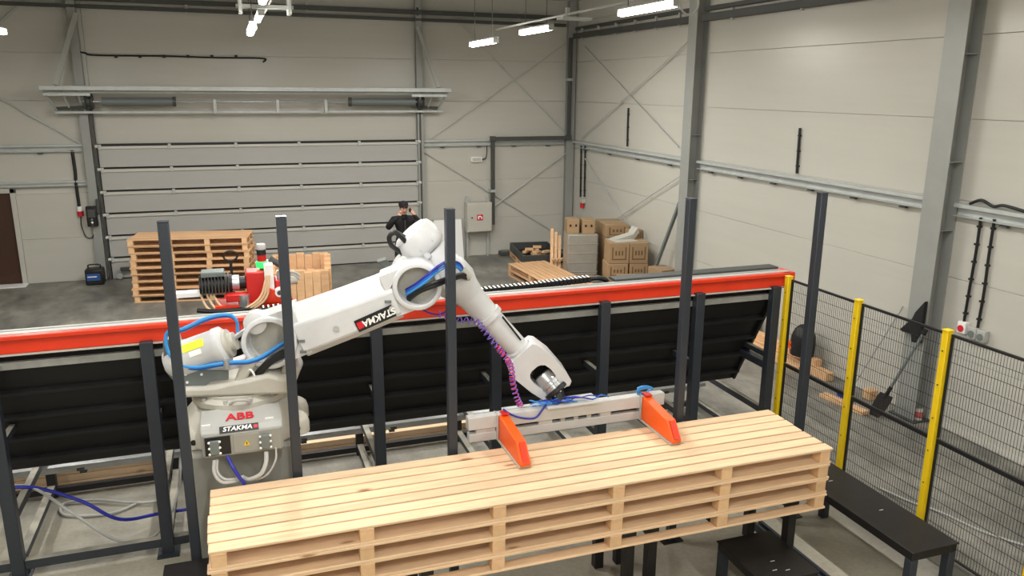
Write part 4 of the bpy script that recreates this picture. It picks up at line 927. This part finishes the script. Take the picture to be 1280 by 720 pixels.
# turret carrier under the shoulder
S = sz(armpt(337,428,.20)); Ee = sz(armpt(521.5,358,.20))
carr = [(-.36,1.74),(.44,1.74),(.50,1.80),(.47,1.88),(.40,1.95),(S[0]+.16,S[1]-.02),(S[0]+.08,S[1]+.14),(S[0]-.08,S[1]+.15),(S[0]-.18,S[1]+.0),(S[0]-.22,1.92),(-.1,1.86),(-.34,1.84)]
MB().prism(carr, A, -.24, -.07).build('carrier_far', M_WHITE, rb, bev=.025)
carr2 = [(-.36,1.74),(.44,1.74),(.50,1.80),(.46,1.86),(.30,1.90),(.1,1.86),(-.1,1.82),(-.34,1.82)]
MB().prism(carr2, A, -.07, .30).build('carrier_base', M_WHITED, rb, bev=.025)
MB().prism([(.02,1.80),(.10,1.80),(.22,1.98),(.20,2.03),(.12,2.0)], A, .14, .26).build('carrier_rib', M_WHITED, rb, bev=.02)
MB().prism([(.36,1.80),(.46,1.80),(.49,2.02),(.43,2.06)], A, -.07, .20).build('carrier_rib', M_WHITED, rb, bev=.02)
# counterbalance cylinder
c0, c1 = armpt(218,453,.16), armpt(285,429,.16); cd = (c1-c0).normalized(); L_ = (c1-c0).length
MB().lathe(c0-cd*.06, cd, [(.03,0),(.10,.015),(.13,.05),(.138,.10),(.138,L_-.03),(.145,L_-.02),(.145,L_+.03),(.125,L_+.045),(.11,L_+.05)], 32).build('balance_cylinder', M_WHITE, rb)
MB().lathe(c0+cd*(L_-.012), cd, [(.108,0),(.108,.03),(.07,.035),(.07,.07),(.045,.075)], 24).build('cylinder_gland', M_WHITED, rb)
lug = armpt(320,402,.14)
MB().cyl(c1, lug, .020, 12).build('balance_rod', M_SILVER, rb)
MB().lathe(lug-RN*.06, RN, [(.05,0),(.085,.012),(.085,.11),(.05,.122)], 22).build('rod_eye', M_WHITE, rb)
up = RN.cross(cd).normalized(); up = up if up.z > 0 else -up
cm = c0.lerp(c1, .55)
for nm, mm, a0, a1, u0, u1 in (('caution_label', M_YLAB, -.10, .06, .070, .118), ('data_label', M_SIGNW, -.06, .03, .025, .062)):
    mbp = MB(); NS = 6; vs = []
    for rr_ in (.1385, .1415):
        for i_ in range(NS+1):
            u_ = u0+(u1-u0)*i_/NS; h_ = math.sqrt(rr_**2-u_**2)
            for a_ in (a0, a1): vs.append(cm+cd*a_+up*u_+RN*h_)
    o_ = 2*(NS+1); fs = []
    for i_ in range(NS): fs += [(2*i_, 2*i_+1, 2*i_+3, 2*i_+2), (o_+2*i_, o_+2*i_+2, o_+2*i_+3, o_+2*i_+1), (2*i_, 2*i_+2, o_+2*i_+2, o_+2*i_), (2*i_+1, o_+2*i_+1, o_+2*i_+3, 2*i_+3)]
    fs += [(0, o_, o_+1, 1), (2*NS, 2*NS+1, o_+2*NS+1, o_+2*NS)]
    mbp.add(vs, fs).build(nm, mm, rb)
# rear bracket
br = [sz(armpt(x,y,.24)) for x, y in ((204,425),(214,424),(226,462),(286,463),(286,474),(264,476),(244,490),(228,488),(206,462))]
MB().prism(br, A, .235, .255).build('rear_bracket', M_GREYP, rb, bev=.004)
br2 = [sz(armpt(x,y,.24)) for x, y in ((204,425),(214,424),(220,445),(207,447))]
MB().prism(br2, A, .02, .235).build('bracket_side', M_GREYC, rb, bev=.004)
for x, y in ((232,468),(252,468),(234,478)): q = armpt(x,y,.257); MB().cyl(q-RN*.003, q+RN*.004, .010, 10).build('bolt', M_SIGNW, rb)
# lower arm: two cups and the hollow beam between
def cup(c, Ro, Ri, t0, t1, name, dep=.13):
    o = A(c[0], c[1], t0)
    return MB().lathe(o, RN, [(Ro-.05,0),(Ro-.01,.03),(Ro,.06),(Ro,t1-t0-.016),(Ro-.004,t1-t0-.006),(Ro-.014,t1-t0),(Ri+.004,t1-t0),(Ri,t1-t0-.004),(Ri-.004,t1-t0-dep)], 40).build(name, M_WHITE, rb)
cup(S, .205, .168, -.06, .235, 'shoulder_housing'); cup(Ee, .188, .150, -.06, .225, 'elbow_housing')
for nm, c, rr in (('shoulder_disc', S, .165), ('elbow_disc', Ee, .147)):
    d_ = MB().lathe(A(c[0], c[1], .08), RN, [(rr,0),(rr,.02),(rr-.012,.026),(.01,.026)], 32).build(nm, M_WHITED, rb)
    for k in range(10): MB().cyl(A(c[0]+math.cos(k*.628)*rr*.78, c[1]+math.sin(k*.628)*rr*.78, .10), A(c[0]+math.cos(k*.628)*rr*.78, c[1]+math.sin(k*.628)*rr*.78, .112), .009, 8).build('bolt', M_SILVER, d_)
v2 = Vector((Ee[0]-S[0], Ee[1]-S[1])); Ll = v2.length; ax = v2/Ll; px = Vector((-ax.y, ax.x))
def B(l, p_, t): q = Vector(S)+ax*l+px*p_; return A(q.x, q.y, t)
sec = lambda wd, tf, tb_, ch: [(-wd, tb_+ch), (-wd, tf-.075), (-wd+.06, tf), (wd-.13, tf), (wd, tf-.12), (wd, tb_+ch), (wd-ch, tb_), (-wd+ch, tb_)]
st = [(.05,.205,.215),(.20,.21,.215),(.34,.205,.21),(.60,.195,.20),(Ll-.28,.185,.20),(Ll-.14,.185,.205),(Ll-.03,.178,.205)]
vs = []; fs = []
for l, wd, tf in st:
    for p_, t_ in sec(wd, tf, -.06, .065): vs.append(B(l, p_, t_))
n = 8
for i in range(len(st)-1):
    for k in range(n): fs.append((i*n+k, i*n+(k+1)%n, (i+1)*n+(k+1)%n, (i+1)*n+k))
fs += [tuple(range(n-1,-1,-1)), tuple(range((len(st)-1)*n, len(st)*n))]
# cut the beam short so the open cups stay open on the near side
vs = [v for v in vs]
st2 = [(.20,.205,.21),(.35,.201,.208),(.60,.196,.204),(Ll-.30,.189,.202),(Ll-.185,.186,.20)]
PO = [-.022,-.025,-.028,-.026,-.022]
vs = []; fs = []
for l, wd, tf in st2:
    for p_, t_ in sec(wd, tf, -.06, .065): vs.append(B(l, p_+PO[[q_[0] for q_ in st2].index(l)], t_))
for i in range(len(st2)-1):
    for k in range(n): fs.append((i*n+k, i*n+(k+1)%n, (i+1)*n+(k+1)%n, (i+1)*n+k))
fs += [tuple(range(n-1,-1,-1)), tuple(range((len(st2)-1)*n, len(st2)*n))]
la = MB().add(vs, fs).build('lower_arm', M_WHITE, rb, bev=.012)
def arc(c, r, a0, a1, m_): return [(c[0]+r*math.cos(a0+(a1-a0)*k/m_), c[1]+r*math.sin(a0+(a1-a0)*k/m_)) for k in range(m_+1)]
aa = math.atan2(ax.y, ax.x)
def fillet(c, r0, dirang, lend, hw, t0, t1):   # webs joining beam and cup, leaving the bore free
    for s_ in (1, -1):
        o = arc(c, r0-.015, dirang+s_*R(38), dirang+s_*R(92), 10)
        q1 = Vector(c)+Vector((math.cos(dirang), math.sin(dirang)))*lend+Vector((-math.sin(dirang), math.cos(dirang)))*s_*hw
        q2 = Vector(c)+Vector((math.cos(dirang), math.sin(dirang)))*lend+Vector((-math.sin(dirang), math.cos(dirang)))*s_*.02
        MB().prism([tuple(q2)]+o+[tuple(q1)], A, t0, t1).build('lower_arm_web', M_WHITE, rb, bev=.012)
fillet(S, .215, aa, .26, .19, -.05, .195); fillet(Ee, .19, aa+math.pi, .24, .17, -.05, .185)
for (x, y) in ((377,426.5),(379,440),(485,377.5)):
    q = armpt(x,y,.215); l_ = ax
    MB().bar(q-RE*.025-RN*.006, q+RE*.025-RN*.006, .016, .02).build('lifting_slot', M_GREYP, la)
for (x, y) in ((420,411),(490,386)): q = armpt(x,y,.207); MB().cyl(q-RN*.004, q+RN*.006, .024, 14).build('plug', M_GREYC, la)
# name plate on the arm, upside down
pc = armpt(469,398,.206); xd = (armpt(443,407,.206)-armpt(497,383,.206)).normalized(); zd = RN; yd = zd.cross(xd)
hw, hh = .155, .048
np_ = MB().add([pc+xd*a+yd*b+RN*c for c in (0,.006) for a, b in ((-hw,-hh),(hw,-hh),(hw,hh),(-hw,hh))], [(0,3,2,1),(4,5,6,7),(0,1,5,4),(1,2,6,5),(2,3,7,6),(3,0,4,7)]).build('name_plate', M_BLACK, la)
text('name_lettering', 'STAKMA', M_SIGNW, .072, pc-xd*.035+RN*.007, xd, yd, np_, shear=.2, bold=.002, sx=.98)
q = pc+xd*.122+RN*.006
MB().add([q+xd*a+yd*b+RN*c for c in (0,.003) for a, b in ((-.022,-.026),(.022,-.026),(.022,.026),(-.022,.026))], [(0,3,2,1),(4,5,6,7),(0,1,5,4),(1,2,6,5),(2,3,7,6),(3,0,4,7)]).build('name_mark', M_SIGNR, np_)
# upper arm
tf = -.17
f0, f1, f2, f3 = armpt(524,302,tf), armpt(611,395,tf), armpt(649,436,tf), armpt(703,495,tf)
fd = (f3-f0).normalized(); D1 = (f1-f0).length; D2 = (f2-f0).length; D3 = (f3-f0).length
MB().lathe(f0-fd*.13, fd, [(.07,0),(.135,.012),(.168,.036),(.183,.08),(.187,.13),(.184,.19),(.172,.22),(.150,.235)], 36).build('motor_cover', M_WHITE, rb)
for k in range(5):
    an = -.9+k*.42; a_ = fd.cross(RN).normalized(); v = a_*math.cos(an)*-1+RN*math.sin(an)
MB().lathe(f0+fd*.11, fd, [(.145,0),(.155,.03),(.155,.18),(.17,.22),(.17,.34),(.14,.42),(.122,.50)], 36).build('upper_arm_housing', M_WHITE, rb)
eh = A(Ee[0], Ee[1], -.33)
MB().lathe(eh, RN, [(.12,0),(.19,.03),(.21,.06),(.21,.26),(.19,.28)], 36).build('elbow_joint', M_WHITE, rb)
MB().bar(A(Ee[0], Ee[1], -.17), f0+fd*.30, .28, .28, (0,1,0)).build('elbow_block', M_WHITE, rb, bev=.05)
MB().bar(f0-fd*.02+RN*.14, f0+fd*.12+RN*.145-Vector((0,0,.02)), .07, .06).build('motor_lug', M_WHITE, rb, bev=.02)
MB().lathe(f0, fd, [(.118,.58),(.108,D1-.10),(.104,D1-.03),(.121,D1-.022),(.121,D1+.022),(.100,D1+.03),(.094,D2-.03),(.112,D2-.022),(.112,D2+.02),(.09,D2+.03)], 32).build('forearm_tube', M_WHITE, rb)
# markings of the motor cover: moulded ribs
perp = fd.cross(RN).normalized()
for k in range(4):
    an = R(-70+k*38); v = (RN*math.cos(an)+perp*math.sin(an))
    MB().bar(f0+v*.182-fd*.01, f0+v*.182+fd*.05, .010, .006, v).build('moulded_rib', M_WHITED, rb)
# wrist: outline with a pocket, in forearm coordinates
def Wp(l, p_, t): return f2+fd*l+wperp*p_+RN*t
wperp = RN.cross(fd).normalized()
if wperp.x < 0: wperp = -wperp     # to the upper right
LW = D3-D2
outer = [(0,-.105),(.03,-.15),(.12,-.165),(.28,-.145),(.40,-.115),(.42,-.06),(.40,-.02),(.36,.0),(.36,.03),(.42,.06),(.44,.10),(.42,.135),(.34,.15),(.16,.155),(.03,.13),(0,.105)]
inner = [(.16,-.03),(.17,-.05),(.19,-.066),(.24,-.072),(.30,-.066),(.33,-.05),(.335,-.03),(.335,-.015),(.335,.01),(.335,.03),(.33,.05),(.30,.066),(.24,.07),(.19,.06),(.17,.04),(.16,.02)]
outer = [(a*1.14, b*1.13) for a, b in outer]; inner = [(a*1.14, b*1.3) for a, b in inner]
MB().ringprism(outer, inner, Wp, -.12, .12).build('wrist_housing', M_WHITE, rb, bev=.02)
MB().prism([(.15,-.11),(.40,-.11),(.40,.11),(.15,.11)], Wp, -.11, -.06).build('wrist_pocket_back', M_BLACK, rb)
wd = (fd*.93+RN*.34).normalized(); w0 = Wp(.285, .0, .03)
MB().lathe(w0, wd, [(.05,0),(.078,.01),(.084,.03),(.088,.09),(.096,.095),(.096,.125),(.09,.13),(.09,.165)], 28).build('wrist_joint', M_SILVER, rb)
fl = MB().lathe(w0+wd*.165, wd, [(.10,0),(.11,.005),(.11,.035),(.10,.042)], 28).build('tool_flange', M_BLKSTEEL, rb)
a_ = wd.cross(Vector((0,0,1))).normalized(); b_ = wd.cross(a_)
for k in range(8): q = w0+wd*.21+(a_*math.cos(k*.785)+b_*math.sin(k*.785))*.08; MB().cyl(q, q+wd*.008, .009, 8).build('bolt', M_SILVER, fl)
for k in (-1, 1): MB().sphere(Wp(.215, k*.062, .03), .034, 10).build('connector_cap', M_BLACK, rb)
fend = w0+wd*.21
# hoses on the robot
def hose(name, pts, r_, m_, parent=rb): return MB().tube(spline(pts, 8), r_, 8).build(name, m_, parent)
for k in range(2):
    o = RN*(-.012*k)+Vector((0,0,-.02*k))
    hose('blue_hose', [armpt(297,416,.12)+o, armpt(296,402,.14)+o, armpt(288,394,.16)+o, armpt(272,394,.2)+o, armpt(252,400,.24)+o, armpt(228,411,.27)+o, armpt(211,414,.27)+o, armpt(207,424,.27)+o, armpt(211,441,.28)+o, armpt(224,455,.29)+o, armpt(245,459,.29)+o, armpt(268,455.5,.29)+o, armpt(290,452.5,.28)+o, armpt(312,451,.27)+o, armpt(328,445,.24)+o, armpt(345,434,.2)+o, armpt(360,424,.14)+o], (.012, .009)[k], M_BLUE if k == 0 else mat('mid_blue_hose', (40,104,200), .3))
q = armpt(283,455,.29); MB().cyl(q-Vector((0,0,.03)), q+Vector((0,0,.03)), .022, 12).build('hose_clamp', M_SILVER, rb)
for k in range(3):
    o = Vector((0,0,-.02*k))
    hose('black_cable', [armpt(315,472,.2)+o, armpt(326,460,.24)+o, armpt(338,448,.25)+o, armpt(352,440,.2)+o, armpt(366,434,.12)+o], .015, M_BLACK)
hose('white_cable_strap', [armpt(306,474,.2), armpt(312,462,.26), armpt(318,470,.26), armpt(314,480,.22)], .008, M_SIGNW)
for k in range(3):
    o = Vector((0,0,.018*k))
    hose('blue_hose', [armpt(508,368,.12)+o, armpt(520,361,.2)+o, armpt(533,351,.25)+o, armpt(546,340,.22)+o, armpt(559,333,.12)+o, armpt(572,334,.03)+o, armpt(578,340,-.02)+o], .012, (M_BLUE, MATS['mid_blue_hose'], M_DBLUE)[k])
for k in range(2):
    o = Vector((0,0,-.022*k))
    hose('black_cable', [armpt(510,372,.12)+o, armpt(525,361,.22)+o, armpt(545,353,.24)+o, armpt(562,347,.16)+o, armpt(576,343,.04)+o, armpt(586,345,-.02)+o], .016, M_BLACK)
q = armpt(583,343,-.02); MB().cyl(q-fd*.05, q+fd*.04, .035, 14).build('cable_gland', M_WHITED, rb)
hose('black_cable', [armpt(514,314,-.10), armpt(505,300,-.02), armpt(494,291,0), armpt(487,296,0), armpt(489,306,-.02), armpt(496,312,-.06), armpt(503,317,-.1)], .019, M_BLACK)
hose('black_cable', [armpt(510,300,-.10), armpt(502,294,-.04), armpt(492,290,-.02), armpt(486,298,-.02), armpt(492,309,-.04), armpt(501,315,-.1)], .018, M_DKST)
hose('tube_cable', [armpt(628,396,-.08), armpt(640,411,-.09), armpt(651,425,-.09)], .008, M_BLACK)
# spiral air hoses
def spiral(pts, r_, R_, turns, m_, name='spiral_hose', ph0=0.):
    C = spline(pts, 24); n = len(C); out = []
    for i, p in enumerate(C):
        d = (C[min(i+1,n-1)]-C[max(i-1,0)]).normalized(); a = d.cross(Vector((0,1,0))).normalized(); b = d.cross(a)
        out.append((p, a, b))
    res = []; N = turns*10
    for k in range(N+1):
        u = k/N*(n-1); i = min(int(u), n-2); f_ = u-i; p = out[i][0].lerp(out[i+1][0], f_); th = 2*math.pi*k/10+ph0
        res.append(p+(out[i][1]*math.cos(th)+out[i][2]*math.sin(th))*R_)
    return MB().tube(res, r_, 6).build(name, m_, rb)
sp = [armpt(548,392,.05), armpt(570,399,.05), armpt(595,402,.05), armpt(606,414,.06), armpt(620,432,.08), armpt(633,448,.1), armpt(639,460,.1), armpt(641,478,.1), armpt(646,497,.1), armpt(651,508,.1)]
spiral(sp, .0052, .023, 30, M_PURPLE); spiral(sp[4:7], .0055, .020, 9, M_PINK, ph0=2.); spiral(sp[6:], .0045, .020, 11, M_PINK, ph0=2.)
hose('blue_hose', [armpt(520,378,.1), armpt(530,388,.1), armpt(545,393,.07), armpt(556,390,.05), armpt(562,380,.04)], .007, M_DBLUE)

# ------------------------------------------------------------------ gripper
g = thing('pallet_gripper', 'light grey slotted gripper bar with two orange forks', 'gripper', (2.5, 5.76, 1.21))
GY0, GY1 = 5.70, 5.78
MB().box(1.63, 3.41, GY0, GY1, 1.325, 1.435).build('upper_bar', M_GRIP, g, bev=.006)
MB().box(1.64, 3.40, GY0+.01, GY1, 1.215, 1.29).build('lower_bar', M_GRIP, g, bev=.006)
for x0, x1 in ((1.70,1.86),(2.24,2.36),(2.80,2.90),(3.28,3.38)): MB().box(x0, x1, GY0+.012, GY1-.01, 1.289, 1.326).build('spacer', M_GRIP, g)
MB().box(1.66, 3.38, GY1-.02, GY1+.02, 1.28, 1.34).build('inner_plate', M_BLKSTEEL, g)
for x in (2.46, 2.58, 2.70): MB().box(x-.02, x+.02, GY0+.02, GY0+.05, 1.29, 1.325).build('stop', M_GREYC, g)
for i, x in enumerate((1.925, 3.225)):
    MB().box(x-.058, x-.044, 5.68, GY1, 1.215, 1.44).build('fork_bracket', M_GREYC, g, bev=.003)
    prof = [(5.70,1.222),(5.165,1.222),(5.16,1.245),(5.27,1.385),(5.70,1.432)]
    fk = MB().prism(prof, lambda a, b, h: Vector((x+h, a, b)), -.042, .042).build('fork', M_ORANGE, g, bev=.008, label='orange steel fork lying on the pallet')
    MB().prism([(5.70,1.208),(5.18,1.208),(5.17,1.221),(5.70,1.221)], lambda a, b, h: Vector((x+h, a, b)), -.05, .05).build('fork_sole', M_WHITED, g)
    MB().prism([(5.163,1.258),(5.26,1.381),(5.255,1.387),(5.157,1.262)], lambda a, b, h: Vector((x+h, a, b)), -.022, .022).build('nose_rib', M_RED, fk)
    MB().box(x-.02, x+.04, 5.66, 5.74, 1.436, 1.45).build('clamp', M_REDD, g, bev=.003)
MB().box(2.30, 2.78, 5.66, 5.86, 1.436, 1.452).build('mount_plate', M_GRIP, g, bev=.003)
mp = Vector((fend.x, 5.76, 1.452))
MB().cyl(mp, fend-wd*.02, .06, 20).build('mount_post', M_BLKSTEEL, g)
for k in range(9):
    x0_ = 2.15+random.uniform(0,.35); pts = [Vector((x0_+.075*i, 5.715+random.uniform(-.03,.05), 1.462+random.uniform(0,.045)*(1 if i < 5 else .4))) for i in range(6)]
    MB().tube(spline(pts, 5), .0055).build('blue_air_tube', (M_BLUE, M_DBLUE, MATS['mid_blue_hose'])[k % 3], g)
MB().tube(spline([(1.93,5.72,1.47),(2.0,5.69,1.42),(2.1,5.688,1.38),(2.2,5.688,1.37),(2.26,5.69,1.43),(2.3,5.70,1.47)],8), .008).build('blue_air_tube', M_DBLUE, g)
for k in range(3): MB().tube(spline([(3.16+.02*k,5.73,1.44),(3.14,5.70,1.49+.01*k),(3.22,5.70,1.50+.01*k),(3.3,5.72,1.48),(3.26,5.76,1.44)],6), .007).build('blue_air_tube', M_BLUE, g)

# ------------------------------------------------------------------ grey plate on the floor behind the robot
t = thing('steel_plate', 'bluish grey bent steel plate standing behind the robot arm', 'plate', (2.75, 14.4, 0))
e0 = at(472,326,Y=14.4); e1 = at(482,323,Y=14.3)
MB().add([e0, e1, (e1.x+.62,14.0,.0), (e0.x+.62,14.2,.0), e0+Vector((0,.02,.01)), e1+Vector((0,.02,.01)), (e1.x+.62,14.03,.0), (e0.x+.62,14.23,.0)], [(0,1,2,3),(7,6,5,4),(0,4,5,1),(1,5,6,2),(2,6,7,3),(3,7,4,0)]).build('sheet', M_GREYP, t)
MB().bar(e0, e1, .03, .05).build('folded_edge', M_GALV, t)

# ------------------------------------------------------------------ person by the gate
def skin_person(loc):
    V, E_, Rr = [], [], []
    def v(p, r): V.append(p); Rr.append(r if isinstance(r, tuple) else (r, r)); return len(V)-1
    def chain(start, lst):
        last = start
        for p, r in lst:
            i = v(p, r); E_.append((last, i)); last = i
        return last
    pel = v((0,0,.93), (.155,.115))
    neck = chain(pel, [((0,0,1.05),(.150,.11)), ((0,-.01,1.22),(.165,.12)), ((0,-.01,1.36),(.15,.105)), ((0,0,1.44),(.062,.06)), ((0,-.015,1.50),(.055,.06))])
    chain(neck, [((0,-.03,1.56),(.072,.085)), ((0,-.03,1.63),(.078,.092)), ((0,-.02,1.685),(.055,.065))])
    chest = 2+0
    for s_ in (-1, 1):
        chain(pel, [((s_*.10,0,.84),.105), ((s_*.12,-.02,.48),.075), ((s_*.13,.01,.10),.052), ((s_*.135,-.04,.045),(.05,.045)), ((s_*.15,-.16,.03),(.045,.03))])
        # arms: elbows out, hands lifted to the face
        wr = chain(3, [((s_*.19,0,1.38),.078), ((s_*.33,-.06,1.22),.062), ((s_*.24,-.18,1.38),.048), ((s_*.155,-.20,1.50 if s_ > 0 else 1.44),.030)])
        dz0 = 0 if s_ > 0 else -.06
        palm = chain(wr, [((s_*.125,-.19,1.55+dz0),(.026,.036))])
        for f_, (dx, dz, ln) in enumerate(((-.022,.010,.050),(-.008,.018,.058),(.006,.018,.054),(.018,.010,.042))):
            b0 = (s_*(.115-dx*.2), -.18+dx*.9, 1.575+dz+dz0)
            chain(palm, [(b0, .0105), ((b0[0]-s_*.02, b0[1]-.012, b0[2]+ln*.6), .0095), ((b0[0]-s_*.045, b0[1]-.016, b0[2]+ln*.75), .008)])
        chain(palm, [((s_*.105,-.217,1.545+dz0),.011), ((s_*.082,-.23,1.565+dz0),.009)])
    me = bpy.data.meshes.new('body'); me.from_pydata(V, E_, [])
    o = bpy.data.objects.new('tmp', me); COL.objects.link(o)
    sk = o.modifiers.new('skin', 'SKIN'); sk.use_smooth_shade = True
    for i, d in enumerate(me.skin_vertices[0].data): d.radius = Rr[i]; d.use_root = (i == 0)
    ss = o.modifiers.new('sub', 'SUBSURF'); ss.levels = 2; ss.render_levels = 2
    dg = bpy.context.evaluated_depsgraph_get(); m2 = bpy.data.meshes.new_from_object(o.evaluated_get(dg)); bpy.data.objects.remove(o)
    m2.materials.clear()
    for m_ in (M_CLOTH, M_SKIN, mat('dark_trousers', (30,30,34), .85), M_BLACK): m2.materials.append(m_)
    for p in m2.polygons:
        c = p.center
        if c.z < .085: p.material_index = 3
        elif c.z < .90: p.material_index = 2
        elif c.z > 1.475 and not (abs(c.x) > .1 and c.z < 1.49): p.material_index = 1
        p.use_smooth = True
    return m2
pp = thing('person', 'person in dark work clothes and cap standing before the gate, hands raised', 'person', (3.16, 15.65, 0))
bo = bpy.data.objects.new('body', skin_person(None)); COL.objects.link(bo); bo.parent = pp; pp.scale = (1.04, 1.04, 1.04)
def pchild(mb, name, m_, parent=pp):
    o = bpy.data.objects.new(name, mb.mesh(name, m_)); COL.objects.link(o); o.parent = parent; return o
pchild(MB().lathe((0,-.02,1.635),(0,0,1),[(.086,0),(.094,.01),(.092,.05),(.07,.085),(.03,.10),(.004,.102)],20), 'cap', M_CLOTH)
pchild(MB().prism([(-.07,-.09),(.07,-.09),(.05,-.17),(-.05,-.17)], lambda a, b, h: Vector((a, b, 1.645+h+b*.05)), 0, .012), 'cap_peak', M_CLOTH)
pchild(MB().lathe((0,-.02,1.60),(0,0,1),[(.080,0),(.086,.02),(.086,.04)],18), 'hair', mat('hair', (70,52,38), .8))
pchild(MB().prism([(-.01,1.56),(.01,1.56),(.006,1.605),(-.006,1.605)], lambda a, b, h: Vector((a, -.12-h-(1.605-b)*.3, b)), 0, .02), 'nose', M_SKIN)
for s_ in (-1, 1):
    pchild(MB().sphere((s_*.030,-.112,1.612), .011, 10), 'eye', M_BLACK); pchild(MB().sphere((s_*.083,-.015,1.60), .022, 8, (.5,1,1.4)), 'ear', M_SKIN)
pchild(MB().box(-.025,.025,-.118,-.10,1.53,1.538), 'mouth', mat('lips', (150,80,74), .5))
pchild(MB().lathe((0,-.005,1.405),(0,0,1),[(.10,0),(.095,.03),(.075,.05)],18), 'collar', M_CLOTH)
pchild(MB().box(-.008,.008,-.142,-.128,.95,1.38), 'jacket_zip', M_DKST); pchild(MB().lathe((0,0,.885),(0,0,1),[(.168,0),(.172,.02),(.165,.06)],20), 'jacket_hem', M_CLOTH)
t = thing('phone', 'dark phone held up beside the face of the person', 'phone', (3.16, 15.65, 1.6))
MB().box(3.16+.085, 3.16+.10, 15.65-.25, 15.65-.11, 1.60, 1.70).build('body', M_BLACK, t, bev=.004); MB().cyl((3.16+.10,15.65-.23,1.68),(3.16+.104,15.65-.23,1.68),.008,10).build('lens', M_DKST, t)
